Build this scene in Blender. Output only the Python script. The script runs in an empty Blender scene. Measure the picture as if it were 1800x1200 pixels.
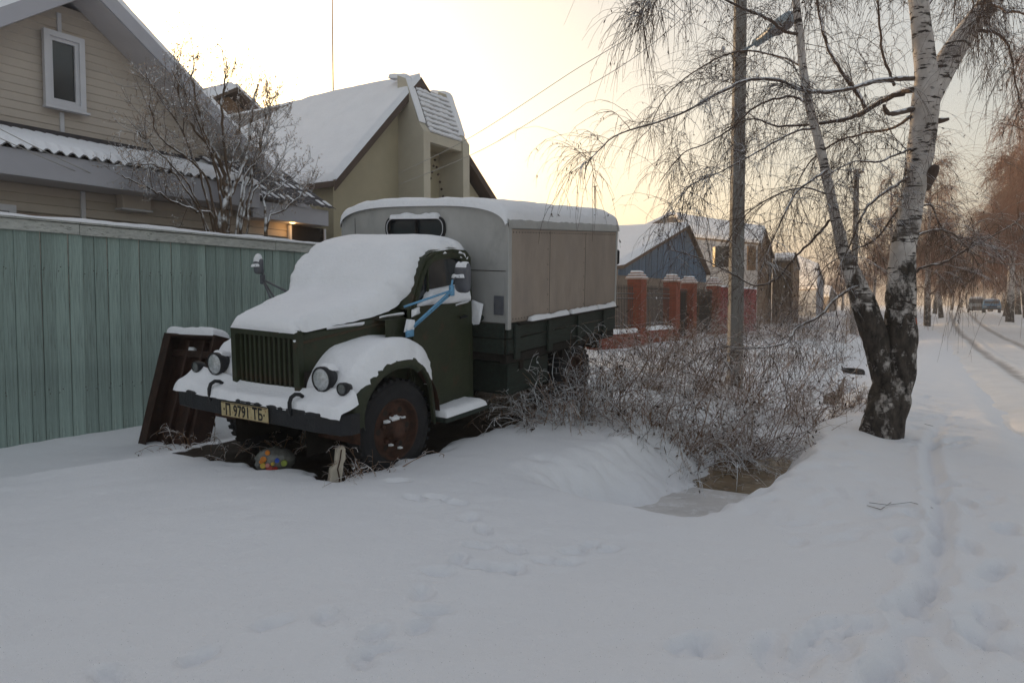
import bpy, bmesh, math, random
import numpy as np
from mathutils import Vector, Matrix

random.seed(7)
RNG = np.random.default_rng(11)
scene = bpy.context.scene
COL = scene.collection
R = math.radians

# ------------------------------------------------------------------ camera
CAM_H = 1.6
FPX = 1300.0
PITCH = math.atan(65.0 / FPX)
cam = bpy.data.cameras.new('camera')
cam.sensor_width = 36.0
cam.lens = 36.0 * FPX / 1800.0
cam.clip_start = 0.05
cam.clip_end = 3000.0
cam_o = bpy.data.objects.new('camera', cam)
COL.objects.link(cam_o)
cam_o.location = (0, 0, CAM_H)
cam_o.rotation_euler = (R(90) - PITCH, 0, 0)
scene.camera = cam_o

# ------------------------------------------------------------------ sky, sun, exposure
SUN_AZ = R(-27.0)      # measured from +Y towards +X
SUN_EL = R(7.0)
world = bpy.data.worlds.new('World')
scene.world = world
world.use_nodes = True
wn = world.node_tree
for n in list(wn.nodes):
    wn.nodes.remove(n)
sky = wn.nodes.new('ShaderNodeTexSky')
sky.sky_type = 'NISHITA'
sky.sun_disc = False
sky.sun_elevation = SUN_EL
sky.sun_rotation = SUN_AZ
sky.altitude = 150
sky.air_density = 1.0
sky.dust_density = 5.0
sky.ozone_density = 1.0
hsv = wn.nodes.new('ShaderNodeHueSaturation')
hsv.inputs['Saturation'].default_value = 0.9
gain = wn.nodes.new('ShaderNodeMix'); gain.data_type = 'RGBA'; gain.blend_type = 'MULTIPLY'; gain.inputs[0].default_value = 1.0
gain.inputs[7].default_value = (0.86, 0.82, 0.72, 1)
veil = wn.nodes.new('ShaderNodeMix'); veil.data_type = 'RGBA'; veil.blend_type = 'ADD'; veil.inputs[0].default_value = 1.0
veil.inputs[7].default_value = (1.22, 1.19, 1.27, 1)      # thin even cloud over the whole sky
bg = wn.nodes.new('ShaderNodeBackground')
bg.inputs['Strength'].default_value = 0.12
wo = wn.nodes.new('ShaderNodeOutputWorld')
wn.links.new(sky.outputs[0], hsv.inputs['Color'])
wn.links.new(hsv.outputs[0], gain.inputs[6])
wn.links.new(gain.outputs[2], veil.inputs[6])
wn.links.new(veil.outputs[2], bg.inputs['Color'])
wn.links.new(bg.outputs[0], wo.inputs['Surface'])

sun = bpy.data.lights.new('sun', 'SUN')
sun.energy = 2.2
sun.angle = R(0.6)
sun.color = (1.0, 0.66, 0.36)
sun_o = bpy.data.objects.new('sun', sun)
COL.objects.link(sun_o)
_sd = Vector((math.sin(SUN_AZ) * math.cos(SUN_EL), math.cos(SUN_AZ) * math.cos(SUN_EL), math.sin(SUN_EL)))
sun_o.rotation_euler = _sd.to_track_quat('Z', 'Y').to_euler()
sun_o.location = _sd * 60

scene.view_settings.view_transform = 'Standard'
scene.view_settings.look = 'None'
scene.view_settings.gamma = 1.0
scene.view_settings.use_curve_mapping = False
scene.view_settings.exposure = 0.92
scene.render.engine = 'CYCLES'
scene.cycles.use_denoising = True
scene.cycles.max_bounces = 6
scene.cycles.diffuse_bounces = 3
scene.cycles.glossy_bounces = 2
scene.cycles.transparent_max_bounces = 6
scene.cycles.volume_bounces = 0
scene.cycles.sample_clamp_indirect = 6.0

# ------------------------------------------------------------------ frames and projection helpers
YAW = R(31.6)
UX, UY = math.sin(YAW), math.cos(YAW)           # along the street, away from the camera
WX, WY = -math.cos(YAW), math.sin(YAW)          # across the street, towards the houses
STREET_ROT = math.atan2(UY, UX)

def SW(u, w, z=0.0):
    return Vector((u * UX + w * WX, u * UY + w * WY, z))

def to_uw(x, y):
    return x * UX + y * UY, x * WX + y * WY

def ray(px, py):
    d = ((px - 900) / FPX, 1.0, -(py - 600) / FPX)
    c, s = math.cos(PITCH), math.sin(PITCH)
    return Vector((d[0], d[1] * c + d[2] * s, -d[1] * s + d[2] * c))

def at(px, py, depth):
    d = ray(px, py)
    return Vector((0, 0, CAM_H)) + d * (depth / d.y)

def on_wall(px, py, w):
    """street coordinates (u, z) of a point on a wall plane parallel to the street"""
    d = ray(px, py)
    t = w / (d.x * WX + d.y * WY)
    p = Vector((0, 0, CAM_H)) + d * t
    return to_uw(p.x, p.y)[0], p.z

def sst(a, b, x):
    t = np.clip((np.asarray(x, float) - a) / (b - a), 0, 1)
    return t * t * (3 - 2 * t)

_lat = {}
def vnoise(x, y, scale, seed=0):
    """smooth value noise in [-1,1]"""
    if seed not in _lat:
        _lat[seed] = np.random.default_rng(1000 + seed).uniform(-1, 1, (256, 256))
    L = _lat[seed]
    x = np.asarray(x, float) / scale + 37.3
    y = np.asarray(y, float) / scale + 91.7
    xi = np.floor(x).astype(int); yi = np.floor(y).astype(int)
    fx = x - xi; fy = y - yi
    fx = fx * fx * fx * (fx * (fx * 6 - 15) + 10); fy = fy * fy * fy * (fy * (fy * 6 - 15) + 10)
    g = lambda a, b: L[a % 256, b % 256]
    return (g(xi, yi) * (1 - fx) + g(xi + 1, yi) * fx) * (1 - fy) + (g(xi, yi + 1) * (1 - fx) + g(xi + 1, yi + 1) * fx) * fy

# ------------------------------------------------------------------ truck frame
def truck_matrix():
    F = Vector((-UX, -UY, 0)); U = Vector((0, 0, 1)); L = U.cross(F)
    p, r = R(4.0), R(-3.0)
    F2 = F * math.cos(p) - U * math.sin(p)
    U2 = U * math.cos(p) + F * math.sin(p)
    L2 = L * math.cos(r) + U2 * math.sin(r)
    U3 = U2 * math.cos(r) - L * math.sin(r)
    m = Matrix((F2, L2, U3)).transposed().to_4x4()
    m.translation = Vector((-1.81, 7.22, 0.05))
    return m
TRUCK_M = truck_matrix()
TRUCK_INV = TRUCK_M.inverted()

def truck_hit(px, py, axis, val):
    d = TRUCK_INV.to_3x3() @ ray(px, py)
    o = TRUCK_INV @ Vector((0, 0, CAM_H))
    t = (val - o[axis]) / d[axis]
    return o + d * t

# ------------------------------------------------------------------ materials
MATS = {}
def mat(name, color, rough=0.7, var=0.15, scale=6.0, bump=0.0, bscale=40.0, stretch=(1, 1, 1), color2=None,
        thr=(0.45, 0.65), spec=0.3, metal=0.0, rnd=0.0, frost=0.0, coat=0.0, emit=None, emit_s=0.0, detail=6.0):
    if name in MATS:
        return MATS[name]
    m = bpy.data.materials.new(name); m.use_nodes = True
    nt = m.node_tree; N = nt.nodes; L = nt.links
    b = N['Principled BSDF']
    b.inputs['Roughness'].default_value = rough
    b.inputs['Metallic'].default_value = metal
    b.inputs['Specular IOR Level'].default_value = spec
    if coat: b.inputs['Coat Weight'].default_value = coat
    tc = N.new('ShaderNodeTexCoord'); mp = N.new('ShaderNodeMapping')
    mp.inputs['Scale'].default_value = stretch
    L.new(tc.outputs['Object'], mp.inputs['Vector'])
    nz = N.new('ShaderNodeTexNoise'); nz.inputs['Scale'].default_value = scale; nz.inputs['Detail'].default_value = detail
    nz.inputs['Roughness'].default_value = 0.6
    L.new(mp.outputs[0], nz.inputs['Vector'])
    mr = N.new('ShaderNodeMapRange'); mr.inputs[1].default_value = 0.3; mr.inputs[2].default_value = 0.7
    mr.inputs[3].default_value = 1 - var; mr.inputs[4].default_value = 1 + var
    L.new(nz.outputs['Fac'], mr.inputs[0])
    cm = N.new('ShaderNodeMix'); cm.data_type = 'RGBA'; cm.blend_type = 'MULTIPLY'; cm.inputs[0].default_value = 1.0
    cm.inputs[6].default_value = (*color, 1)
    L.new(mr.outputs[0], cm.inputs[7])
    out = cm.outputs[2]
    if color2 is not None:
        n2 = N.new('ShaderNodeTexNoise'); n2.inputs['Scale'].default_value = scale * 1.7; n2.inputs['Detail'].default_value = 8
        n2.inputs['Roughness'].default_value = 0.7
        L.new(mp.outputs[0], n2.inputs['Vector'])
        r2 = N.new('ShaderNodeMapRange'); r2.inputs[1].default_value = thr[0]; r2.inputs[2].default_value = thr[1]
        L.new(n2.outputs['Fac'], r2.inputs[0])
        c2 = N.new('ShaderNodeMix'); c2.data_type = 'RGBA'
        L.new(r2.outputs[0], c2.inputs[0]); L.new(out, c2.inputs[6]); c2.inputs[7].default_value = (*color2, 1)
        out = c2.outputs[2]
    if rnd:
        oi = N.new('ShaderNodeObjectInfo')
        r3 = N.new('ShaderNodeMapRange'); r3.inputs[3].default_value = 1 - rnd; r3.inputs[4].default_value = 1 + rnd
        L.new(oi.outputs['Random'], r3.inputs[0])
        c3 = N.new('ShaderNodeMix'); c3.data_type = 'RGBA'; c3.blend_type = 'MULTIPLY'; c3.inputs[0].default_value = 1
        L.new(out, c3.inputs[6]); L.new(r3.outputs[0], c3.inputs[7]); out = c3.outputs[2]
    if frost:
        ge = N.new('ShaderNodeNewGeometry'); sx = N.new('ShaderNodeSeparateXYZ')
        L.new(ge.outputs['Normal'], sx.inputs[0])
        nf = N.new('ShaderNodeTexNoise'); nf.inputs['Scale'].default_value = 9.0; nf.inputs['Detail'].default_value = 4
        L.new(tc.outputs['Object'], nf.inputs['Vector'])
        ad = N.new('ShaderNodeMath'); ad.operation = 'MULTIPLY_ADD'; ad.inputs[1].default_value = 0.55; 
        L.new(sx.outputs['Z'], ad.inputs[0]); L.new(nf.outputs['Fac'], ad.inputs[2])
        r4 = N.new('ShaderNodeMapRange'); r4.inputs[1].default_value = 1.0 - frost; r4.inputs[2].default_value = 1.2 - frost
        L.new(ad.outputs[0], r4.inputs[0])
        c4 = N.new('ShaderNodeMix'); c4.data_type = 'RGBA'; L.new(r4.outputs[0], c4.inputs[0])
        L.new(out, c4.inputs[6]); c4.inputs[7].default_value = (0.8, 0.82, 0.85, 1); out = c4.outputs[2]
    L.new(out, b.inputs['Base Color'])
    if bump:
        nb = N.new('ShaderNodeTexNoise'); nb.inputs['Scale'].default_value = bscale; nb.inputs['Detail'].default_value = 5
        L.new(mp.outputs[0], nb.inputs['Vector'])
        bp = N.new('ShaderNodeBump'); bp.inputs['Strength'].default_value = bump; bp.inputs['Distance'].default_value = 0.02
        L.new(nb.outputs['Fac'], bp.inputs['Height']); L.new(bp.outputs[0], b.inputs['Normal'])
    if emit:
        b.inputs['Emission Color'].default_value = (*emit, 1); b.inputs['Emission Strength'].default_value = emit_s
    MATS[name] = m
    return m

SNOW = mat('snow', (0.84, 0.85, 0.88), 0.75, 0.03, 3, 0.5, 26, spec=0.2)
SNOWR = mat('rough_snow', (0.82, 0.83, 0.86), 0.8, 0.05, 8, 0.6, 45, spec=0.2)
TEAL = mat('teal_paint', (0.285, 0.368, 0.337), 0.75, 0.26, 2.2, 0.4, 14, (14, 14, 0.8), (0.12, 0.14, 0.125), (0.54, 0.76), rnd=0.19)
WHITEWOOD = mat('flaking_white_wood', (0.46, 0.47, 0.44), 0.8, 0.2, 5, 0.5, 22, (1.5, 6, 6), (0.12, 0.125, 0.10), (0.56, 0.68))
SIDING = mat('cream_siding', (0.49, 0.43, 0.37), 0.6, 0.05, 3, 0.05, 50, rnd=0.04)
SIDINGB = mat('tan_siding', (0.36, 0.26, 0.21), 0.6, 0.05, 3, 0.05, 50, rnd=0.04)
TRIM = mat('white_trim', (0.60, 0.60, 0.63), 0.5, 0.05, 3)
SOFFIT = mat('pale_soffit', (0.50, 0.48, 0.49), 0.6, 0.05, 3)
FASCIA = mat('grey_white_fascia', (0.42, 0.42, 0.46), 0.6, 0.06, 2)
ROOFDARK = mat('dark_tile_roof', (0.055, 0.05, 0.055), 0.5, 0.3, 9, 0.2, 30)
ROOFGREY = mat('grey_corrugated_roof', (0.22, 0.21, 0.20), 0.7, 0.2, 4, 0.2, 30, (1, 1, 1), (0.55, 0.55, 0.56), (0.55, 0.62))
GLASSD = mat('dark_window_glass', (0.02, 0.025, 0.03), 0.08, 0.1, 2, spec=0.7)
PLASTER = mat('ochre_plaster', (0.40, 0.355, 0.25), 0.85, 0.09, 1.5, 0.25, 60)
PLASTERL = mat('light_plaster', (0.50, 0.46, 0.37), 0.85, 0.08, 2, 0.25, 60)
BROWNB = mat('brown_board', (0.075, 0.05, 0.038), 0.6, 0.15, 4)
DARKIN = mat('dark_interior', (0.03, 0.024, 0.02), 0.9, 0.2, 3)
GREEN = mat('olive_green_paint', (0.027, 0.034, 0.017), 0.42, 0.25, 3.5, 0.2, 24, (1, 1, 1), (0.05, 0.032, 0.018), (0.55, 0.66), spec=0.3)
GREEND = mat('dark_green_boards', (0.02, 0.03, 0.024), 0.65, 0.3, 4, 0.3, 18, (1, 6, 6), (0.02, 0.018, 0.014), (0.5, 0.65))
RUSTG = mat('rusty_green_edge', (0.055, 0.038, 0.022), 0.7, 0.3, 9, 0.3, 40, (1, 1, 1), (0.03, 0.035, 0.018), (0.5, 0.62))
BLACKP = mat('black_bumper_paint', (0.014, 0.015, 0.018), 0.5, 0.3, 8, 0.25, 40, (1, 1, 1), (0.045, 0.045, 0.048), (0.62, 0.8))
CHASSIS = mat('dark_chassis', (0.018, 0.015, 0.012), 0.85, 0.3, 8, 0.4, 30)
RUBBER = mat('old_rubber', (0.018, 0.018, 0.02), 0.8, 0.3, 10, 0.3, 60)
RUST = mat('rusty_steel', (0.06, 0.028, 0.018), 0.8, 0.4, 7, 0.4, 50, (1, 1, 1), (0.03, 0.018, 0.014), (0.5, 0.66))
RUSTP = mat('brown_rusty_panel', (0.038, 0.017, 0.011), 0.6, 0.35, 4, 0.25, 40, (1, 1, 1), (0.02, 0.010, 0.008), (0.48, 0.66))
ALU = mat('weathered_aluminium', (0.40, 0.40, 0.39), 0.5, 0.13, 3, 0.12, 20, (1, 1, 0.6), (0.28, 0.285, 0.28), (0.52, 0.8), metal=0.25)
PLY = mat('weathered_beige_board', (0.325, 0.27, 0.225), 0.75, 0.12, 2.0, 0.18, 30, (1.6, 1.6, 0.5), (0.25, 0.215, 0.19), (0.42, 0.80))
LENS = mat('headlight_lens', (0.42, 0.44, 0.45), 0.12, 0.3, 30, 0.3, 60, spec=0.8, metal=0.35)
LENSD = mat('marker_lens', (0.10, 0.11, 0.11), 0.2, 0.3, 30, spec=0.6)
BLUEP = mat('light_blue_paint', (0.14, 0.33, 0.52), 0.5, 0.15, 20, 0, 30, (1, 1, 1), (0.10, 0.05, 0.03), (0.58, 0.66))
MIRRORB = mat('mirror_shell', (0.10, 0.105, 0.12), 0.45, 0.2, 12)
PLATEM = mat('rusty_yellow_plate', (0.46, 0.38, 0.21), 0.6, 0.15, 20, 0.1, 40, (1, 1, 1), (0.20, 0.075, 0.02), (0.56, 0.68))
INK = mat('black_lettering', (0.012, 0.012, 0.012), 0.6, 0.1, 5)
CONCRETE = mat('concrete_pole', (0.20, 0.195, 0.185), 0.9, 0.18, 6, 0.5, 60, (1, 1, 0.35), (0.15, 0.135, 0.12), (0.5, 0.7))
LAMPM = mat('blue_grey_lamp_shell', (0.27, 0.34, 0.39), 0.5, 0.15, 5)
LAMPG = mat('lamp_glass', (0.14, 0.14, 0.15), 0.3, 0.1, 5)
BRICK = mat('red_brick', (0.22, 0.052, 0.03), 0.8, 0.18, 9, 0.3, 50, rnd=0.12)
MORTAR = mat('mortar', (0.17, 0.075, 0.05), 0.9, 0.15, 9)
CAPC = mat('pink_concrete_cap', (0.40, 0.30, 0.26), 0.85, 0.1, 9, 0.2, 40)
IRON = mat('black_iron', (0.03, 0.03, 0.033), 0.6, 0.2, 9, frost=0.25)
REDSHEET = mat('red_sheet', (0.25, 0.028, 0.035), 0.5, 0.12, 5)
BLUEW = mat('blue_planks', (0.05, 0.11, 0.18), 0.7, 0.2, 5, 0.2, 20, rnd=0.15)
GREYWALL = mat('pale_grey_wall', (0.34, 0.38, 0.44), 0.8, 0.1, 3)
BROWNW = mat('brown_log_wall', (0.17, 0.105, 0.06), 0.8, 0.2, 4, 0.2, 20)
LOGWALL = mat('grey_brown_wall', (0.20, 0.16, 0.13), 0.8, 0.2, 4, 0.2, 20)
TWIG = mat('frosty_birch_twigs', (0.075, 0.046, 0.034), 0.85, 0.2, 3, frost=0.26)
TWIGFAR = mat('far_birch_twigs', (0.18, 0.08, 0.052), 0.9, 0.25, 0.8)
LIMB = mat('birch_limb_bark', (0.10, 0.07, 0.055), 0.85, 0.3, 9, 0.3, 40, frost=0.22)
BUSHM = mat('frosted_bush_stems', (0.11, 0.075, 0.052), 0.9, 0.25, 4, frost=0.50)
WEED = mat('dry_weed_stems', (0.20, 0.115, 0.065), 0.9, 0.25, 6, frost=0.28)
DRYLEAF = mat('dry_dark_leaves', (0.05, 0.031, 0.02), 0.9, 0.3, 6, frost=0.22)
FROSTLEAF = mat('frosted_seed_heads', (0.40, 0.31, 0.24), 0.9, 0.25, 6, frost=0.40)
ICE = mat('murky_ice', (0.19, 0.135, 0.075), 0.25, 0.3, 3, 0.3, 9, (1, 1, 1), (0.45, 0.40, 0.34), (0.56, 0.72), spec=0.5)
ICESNOW = mat('grey_snow_ice', (0.60, 0.585, 0.575), 0.5, 0.12, 4, 0.3, 14, (1, 1, 1), (0.80, 0.80, 0.82), (0.5, 0.68))
WIRE = mat('wire_sheath', (0.42, 0.40, 0.37), 0.7, 0.05, 4)
MAST = mat('antenna_mast', (0.10, 0.09, 0.08), 0.7, 0.05, 4)
CARGREY = mat('grey_car_paint', (0.32, 0.33, 0.33), 0.4, 0.05, 3, coat=0.3)
CARBLUE = mat('blue_car_paint', (0.04, 0.17, 0.30), 0.4, 0.05, 3, coat=0.3)
BLOCKW = mat('cracked_white_block', (0.50, 0.45, 0.37), 0.85, 0.15, 8, 0.4, 30, (1, 1, 1), (0.18, 0.07, 0.035), (0.56, 0.64))
BAGM = mat('grey_plastic_bag', (0.11, 0.11, 0.10), 0.25, 0.3, 14, 0.4, 30, spec=0.6)
SCAR = mat('orange_bare_wood', (0.36, 0.085, 0.035), 0.85, 0.25, 14, 0.4, 40)
CRYSTAL = mat('ice_crystal', (0.95, 0.95, 0.95), 0.05, 0.0, 1, metal=1.0)
SOIL = (0.045, 0.032, 0.024)

def birch_bark():
    m = bpy.data.materials.new('birch_bark'); m.use_nodes = True
    nt = m.node_tree; N = nt.nodes; L = nt.links; b = N['Principled BSDF']
    b.inputs['Roughness'].default_value = 0.8; b.inputs['Specular IOR Level'].default_value = 0.2
    tc = N.new('ShaderNodeTexCoord'); sep = N.new('ShaderNodeSeparateXYZ'); L.new(tc.outputs['Object'], sep.inputs[0])
    def noise(scale, stretch, det=6, rough=0.6):
        mp = N.new('ShaderNodeMapping'); mp.inputs['Scale'].default_value = stretch; L.new(tc.outputs['Object'], mp.inputs[0])
        n = N.new('ShaderNodeTexNoise'); n.inputs['Scale'].default_value = scale; n.inputs['Detail'].default_value = det
        n.inputs['Roughness'].default_value = rough
        L.new(mp.outputs[0], n.inputs['Vector']); return n.outputs['Fac']
    def rng(src, a, b_, c=0.0, d=1.0):
        r = N.new('ShaderNodeMapRange'); r.inputs[1].default_value = a; r.inputs[2].default_value = b_
        r.inputs[3].default_value = c; r.inputs[4].default_value = d; L.new(src, r.inputs[0]); return r.outputs[0]
    def mix(f, a, b_):
        c = N.new('ShaderNodeMix'); c.data_type = 'RGBA'; L.new(f, c.inputs[0])
        for s, v in ((6, a), (7, b_)):
            if isinstance(v, tuple): c.inputs[s].default_value = (*v, 1)
            else: L.new(v, c.inputs[s])
        return c.outputs[2]
    def mth(op, a, b_):
        c = N.new('ShaderNodeMath'); c.operation = op
        for s, v in ((0, a), (1, b_)):
            if isinstance(v, (int, float)): c.inputs[s].default_value = v
            else: L.new(v, c.inputs[s])
        return c.outputs[0]
    white = mix(rng(noise(4, (1, 1, .6), 8, .7), .35, .65), (0.36, 0.32, 0.29), (0.62, 0.58, 0.55))
    patch = noise(2.2, (1, 1, 1.6), 5, .6)
    lent = rng(mth('ADD', noise(6.5, (1, 1, 4.5), 5, 0.6), mth('MULTIPLY', patch, .55)), 0.825, 0.88)
    c = mix(lent, white, (0.045, 0.036, 0.032))
    c = mix(rng(patch, .57, .66, 0, .85), c, (0.10, 0.085, 0.075))
    big = noise(3.6, (1.2, 1.2, 0.8), 9, 0.72)
    low = rng(sep.outputs['Z'], 1.3, 2.7, 0.075, -0.19)
    dark = rng(mth('ADD', big, low), 0.475, 0.545)
    rough_c = mix(rng(noise(14, (1, 1, 0.4), 8, .7), .35, .65), (0.014, 0.012, 0.011), (0.10, 0.082, 0.068))
    c = mix(dark, c, rough_c)
    L.new(c, b.inputs['Base Color'])
    bp = N.new('ShaderNodeBump'); bp.inputs['Strength'].default_value = 0.9; bp.inputs['Distance'].default_value = 0.03
    hb = mth('ADD', mth('MULTIPLY', noise(18, (1, 1, 0.35), 8, 0.7), dark), mth('MULTIPLY', lent, -0.2))
    L.new(hb, bp.inputs['Height']); L.new(bp.outputs[0], b.inputs['Normal'])
    return m
BARK = birch_bark()

def ground_material():
    m = bpy.data.materials.new('snow_ground'); m.use_nodes = True
    nt = m.node_tree; N = nt.nodes; L = nt.links; b = N['Principled BSDF']
    b.inputs['Roughness'].default_value = 0.7; b.inputs['Specular IOR Level'].default_value = 0.25
    tc = N.new('ShaderNodeTexCoord'); at_ = N.new('ShaderNodeAttribute'); at_.attribute_name = 'soil'
    n = N.new('ShaderNodeTexNoise'); n.inputs['Scale'].default_value = 14; n.inputs['Detail'].default_value = 8; n.inputs['Roughness'].default_value = 0.7
    L.new(tc.outputs['Object'], n.inputs['Vector'])
    n2 = N.new('ShaderNodeTexNoise'); n2.inputs['Scale'].default_value = 0.7; n2.inputs['Detail'].default_value = 4
    L.new(tc.outputs['Object'], n2.inputs['Vector'])
    sn = N.new('ShaderNodeMix'); sn.data_type = 'RGBA'; L.new(n2.outputs['Fac'], sn.inputs[0])
    sn.inputs[6].default_value = (0.80, 0.815, 0.85, 1); sn.inputs[7].default_value = (0.84, 0.84, 0.86, 1)
    so = N.new('ShaderNodeMix'); so.data_type = 'RGBA'; L.new(n.outputs['Fac'], so.inputs[0])
    so.inputs[6].default_value = (0.012, 0.009, 0.007, 1); so.inputs[7].default_value = (0.05, 0.034, 0.024, 1)
    ad = N.new('ShaderNodeMath'); ad.operation = 'MULTIPLY_ADD'; ad.inputs[1].default_value = 0.7; L.new(n.outputs['Fac'], ad.inputs[0]); L.new(at_.outputs['Fac'], ad.inputs[2])
    rg = N.new('ShaderNodeMapRange'); rg.inputs[1].default_value = 0.78; rg.inputs[2].default_value = 0.92; L.new(ad.outputs[0], rg.inputs[0])
    mx = N.new('ShaderNodeMix'); mx.data_type = 'RGBA'; L.new(rg.outputs[0], mx.inputs[0]); L.new(sn.outputs[2], mx.inputs[6]); L.new(so.outputs[2], mx.inputs[7])
    L.new(mx.outputs[2], b.inputs['Base Color'])
    nb = N.new('ShaderNodeTexNoise'); nb.inputs['Scale'].default_value = 26; nb.inputs['Detail'].default_value = 9; nb.inputs['Roughness'].default_value = 0.75
    L.new(tc.outputs['Object'], nb.inputs['Vector'])
    bp = N.new('ShaderNodeBump'); bp.inputs['Strength'].default_value = 0.6; bp.inputs['Distance'].default_value = 0.02
    L.new(nb.outputs['Fac'], bp.inputs['Height']); L.new(bp.outputs[0], b.inputs['Normal'])
    return m
GROUND = ground_material()
ROADM = mat('packed_road_snow', (0.79, 0.78, 0.78), 0.65, 0.05, 1.3, 0.25, 16, (1, 1, 1), (0.70, 0.69, 0.68), (0.5, 0.8), spec=0.3)
def _ruts():
    nt = ROADM.node_tree; b = nt.nodes['Principled BSDF']; src = b.inputs['Base Color'].links[0].from_socket
    a = nt.nodes.new('ShaderNodeAttribute'); a.attribute_name = 'rut'
    n = nt.nodes.new('ShaderNodeTexNoise'); n.inputs['Scale'].default_value = 2.5; n.inputs['Detail'].default_value = 6
    tc = nt.nodes.new('ShaderNodeTexCoord'); nt.links.new(tc.outputs['Object'], n.inputs['Vector'])
    f = nt.nodes.new('ShaderNodeMath'); f.operation = 'MULTIPLY'; nt.links.new(a.outputs['Fac'], f.inputs[0]); nt.links.new(n.outputs['Fac'], f.inputs[1])
    g = nt.nodes.new('ShaderNodeMapRange'); g.inputs[1].default_value = .12; g.inputs[2].default_value = .5; g.inputs[4].default_value = .85; nt.links.new(f.outputs[0], g.inputs[0])
    m = nt.nodes.new('ShaderNodeMix'); m.data_type = 'RGBA'; nt.links.new(g.outputs[0], m.inputs[0]); nt.links.new(src, m.inputs[6]); m.inputs[7].default_value = (0.33, 0.30, 0.28, 1)
    nt.links.new(m.outputs[2], b.inputs['Base Color'])
_ruts()

# ------------------------------------------------------------------ mesh helpers
def tag(o, label=None, cat=None, group=None, kind=None):
    if label: o['label'] = label
    if cat: o['category'] = cat
    if group: o['group'] = group
    if kind: o['kind'] = kind
    return o

def empty(name, loc=(0, 0, 0), rz=0.0, label=None, cat=None, group=None, matrix=None):
    o = bpy.data.objects.new(name, None); COL.objects.link(o); o.empty_display_size = 0.3
    if matrix is not None: o.matrix_world = matrix
    else:
        o.location = loc; o.rotation_euler = (0, 0, rz)
    tag(o, label, cat, group)
    return o

def street_thing(name, u, w, z, label, cat, group=None):
    """an Empty whose local x runs along the street and local y towards the houses"""
    return empty(name, SW(u, w, z), STREET_ROT, label, cat, group)

def rot_from(a, b):
    return Vector(a).rotation_difference(Vector(b)).to_matrix()

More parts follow.
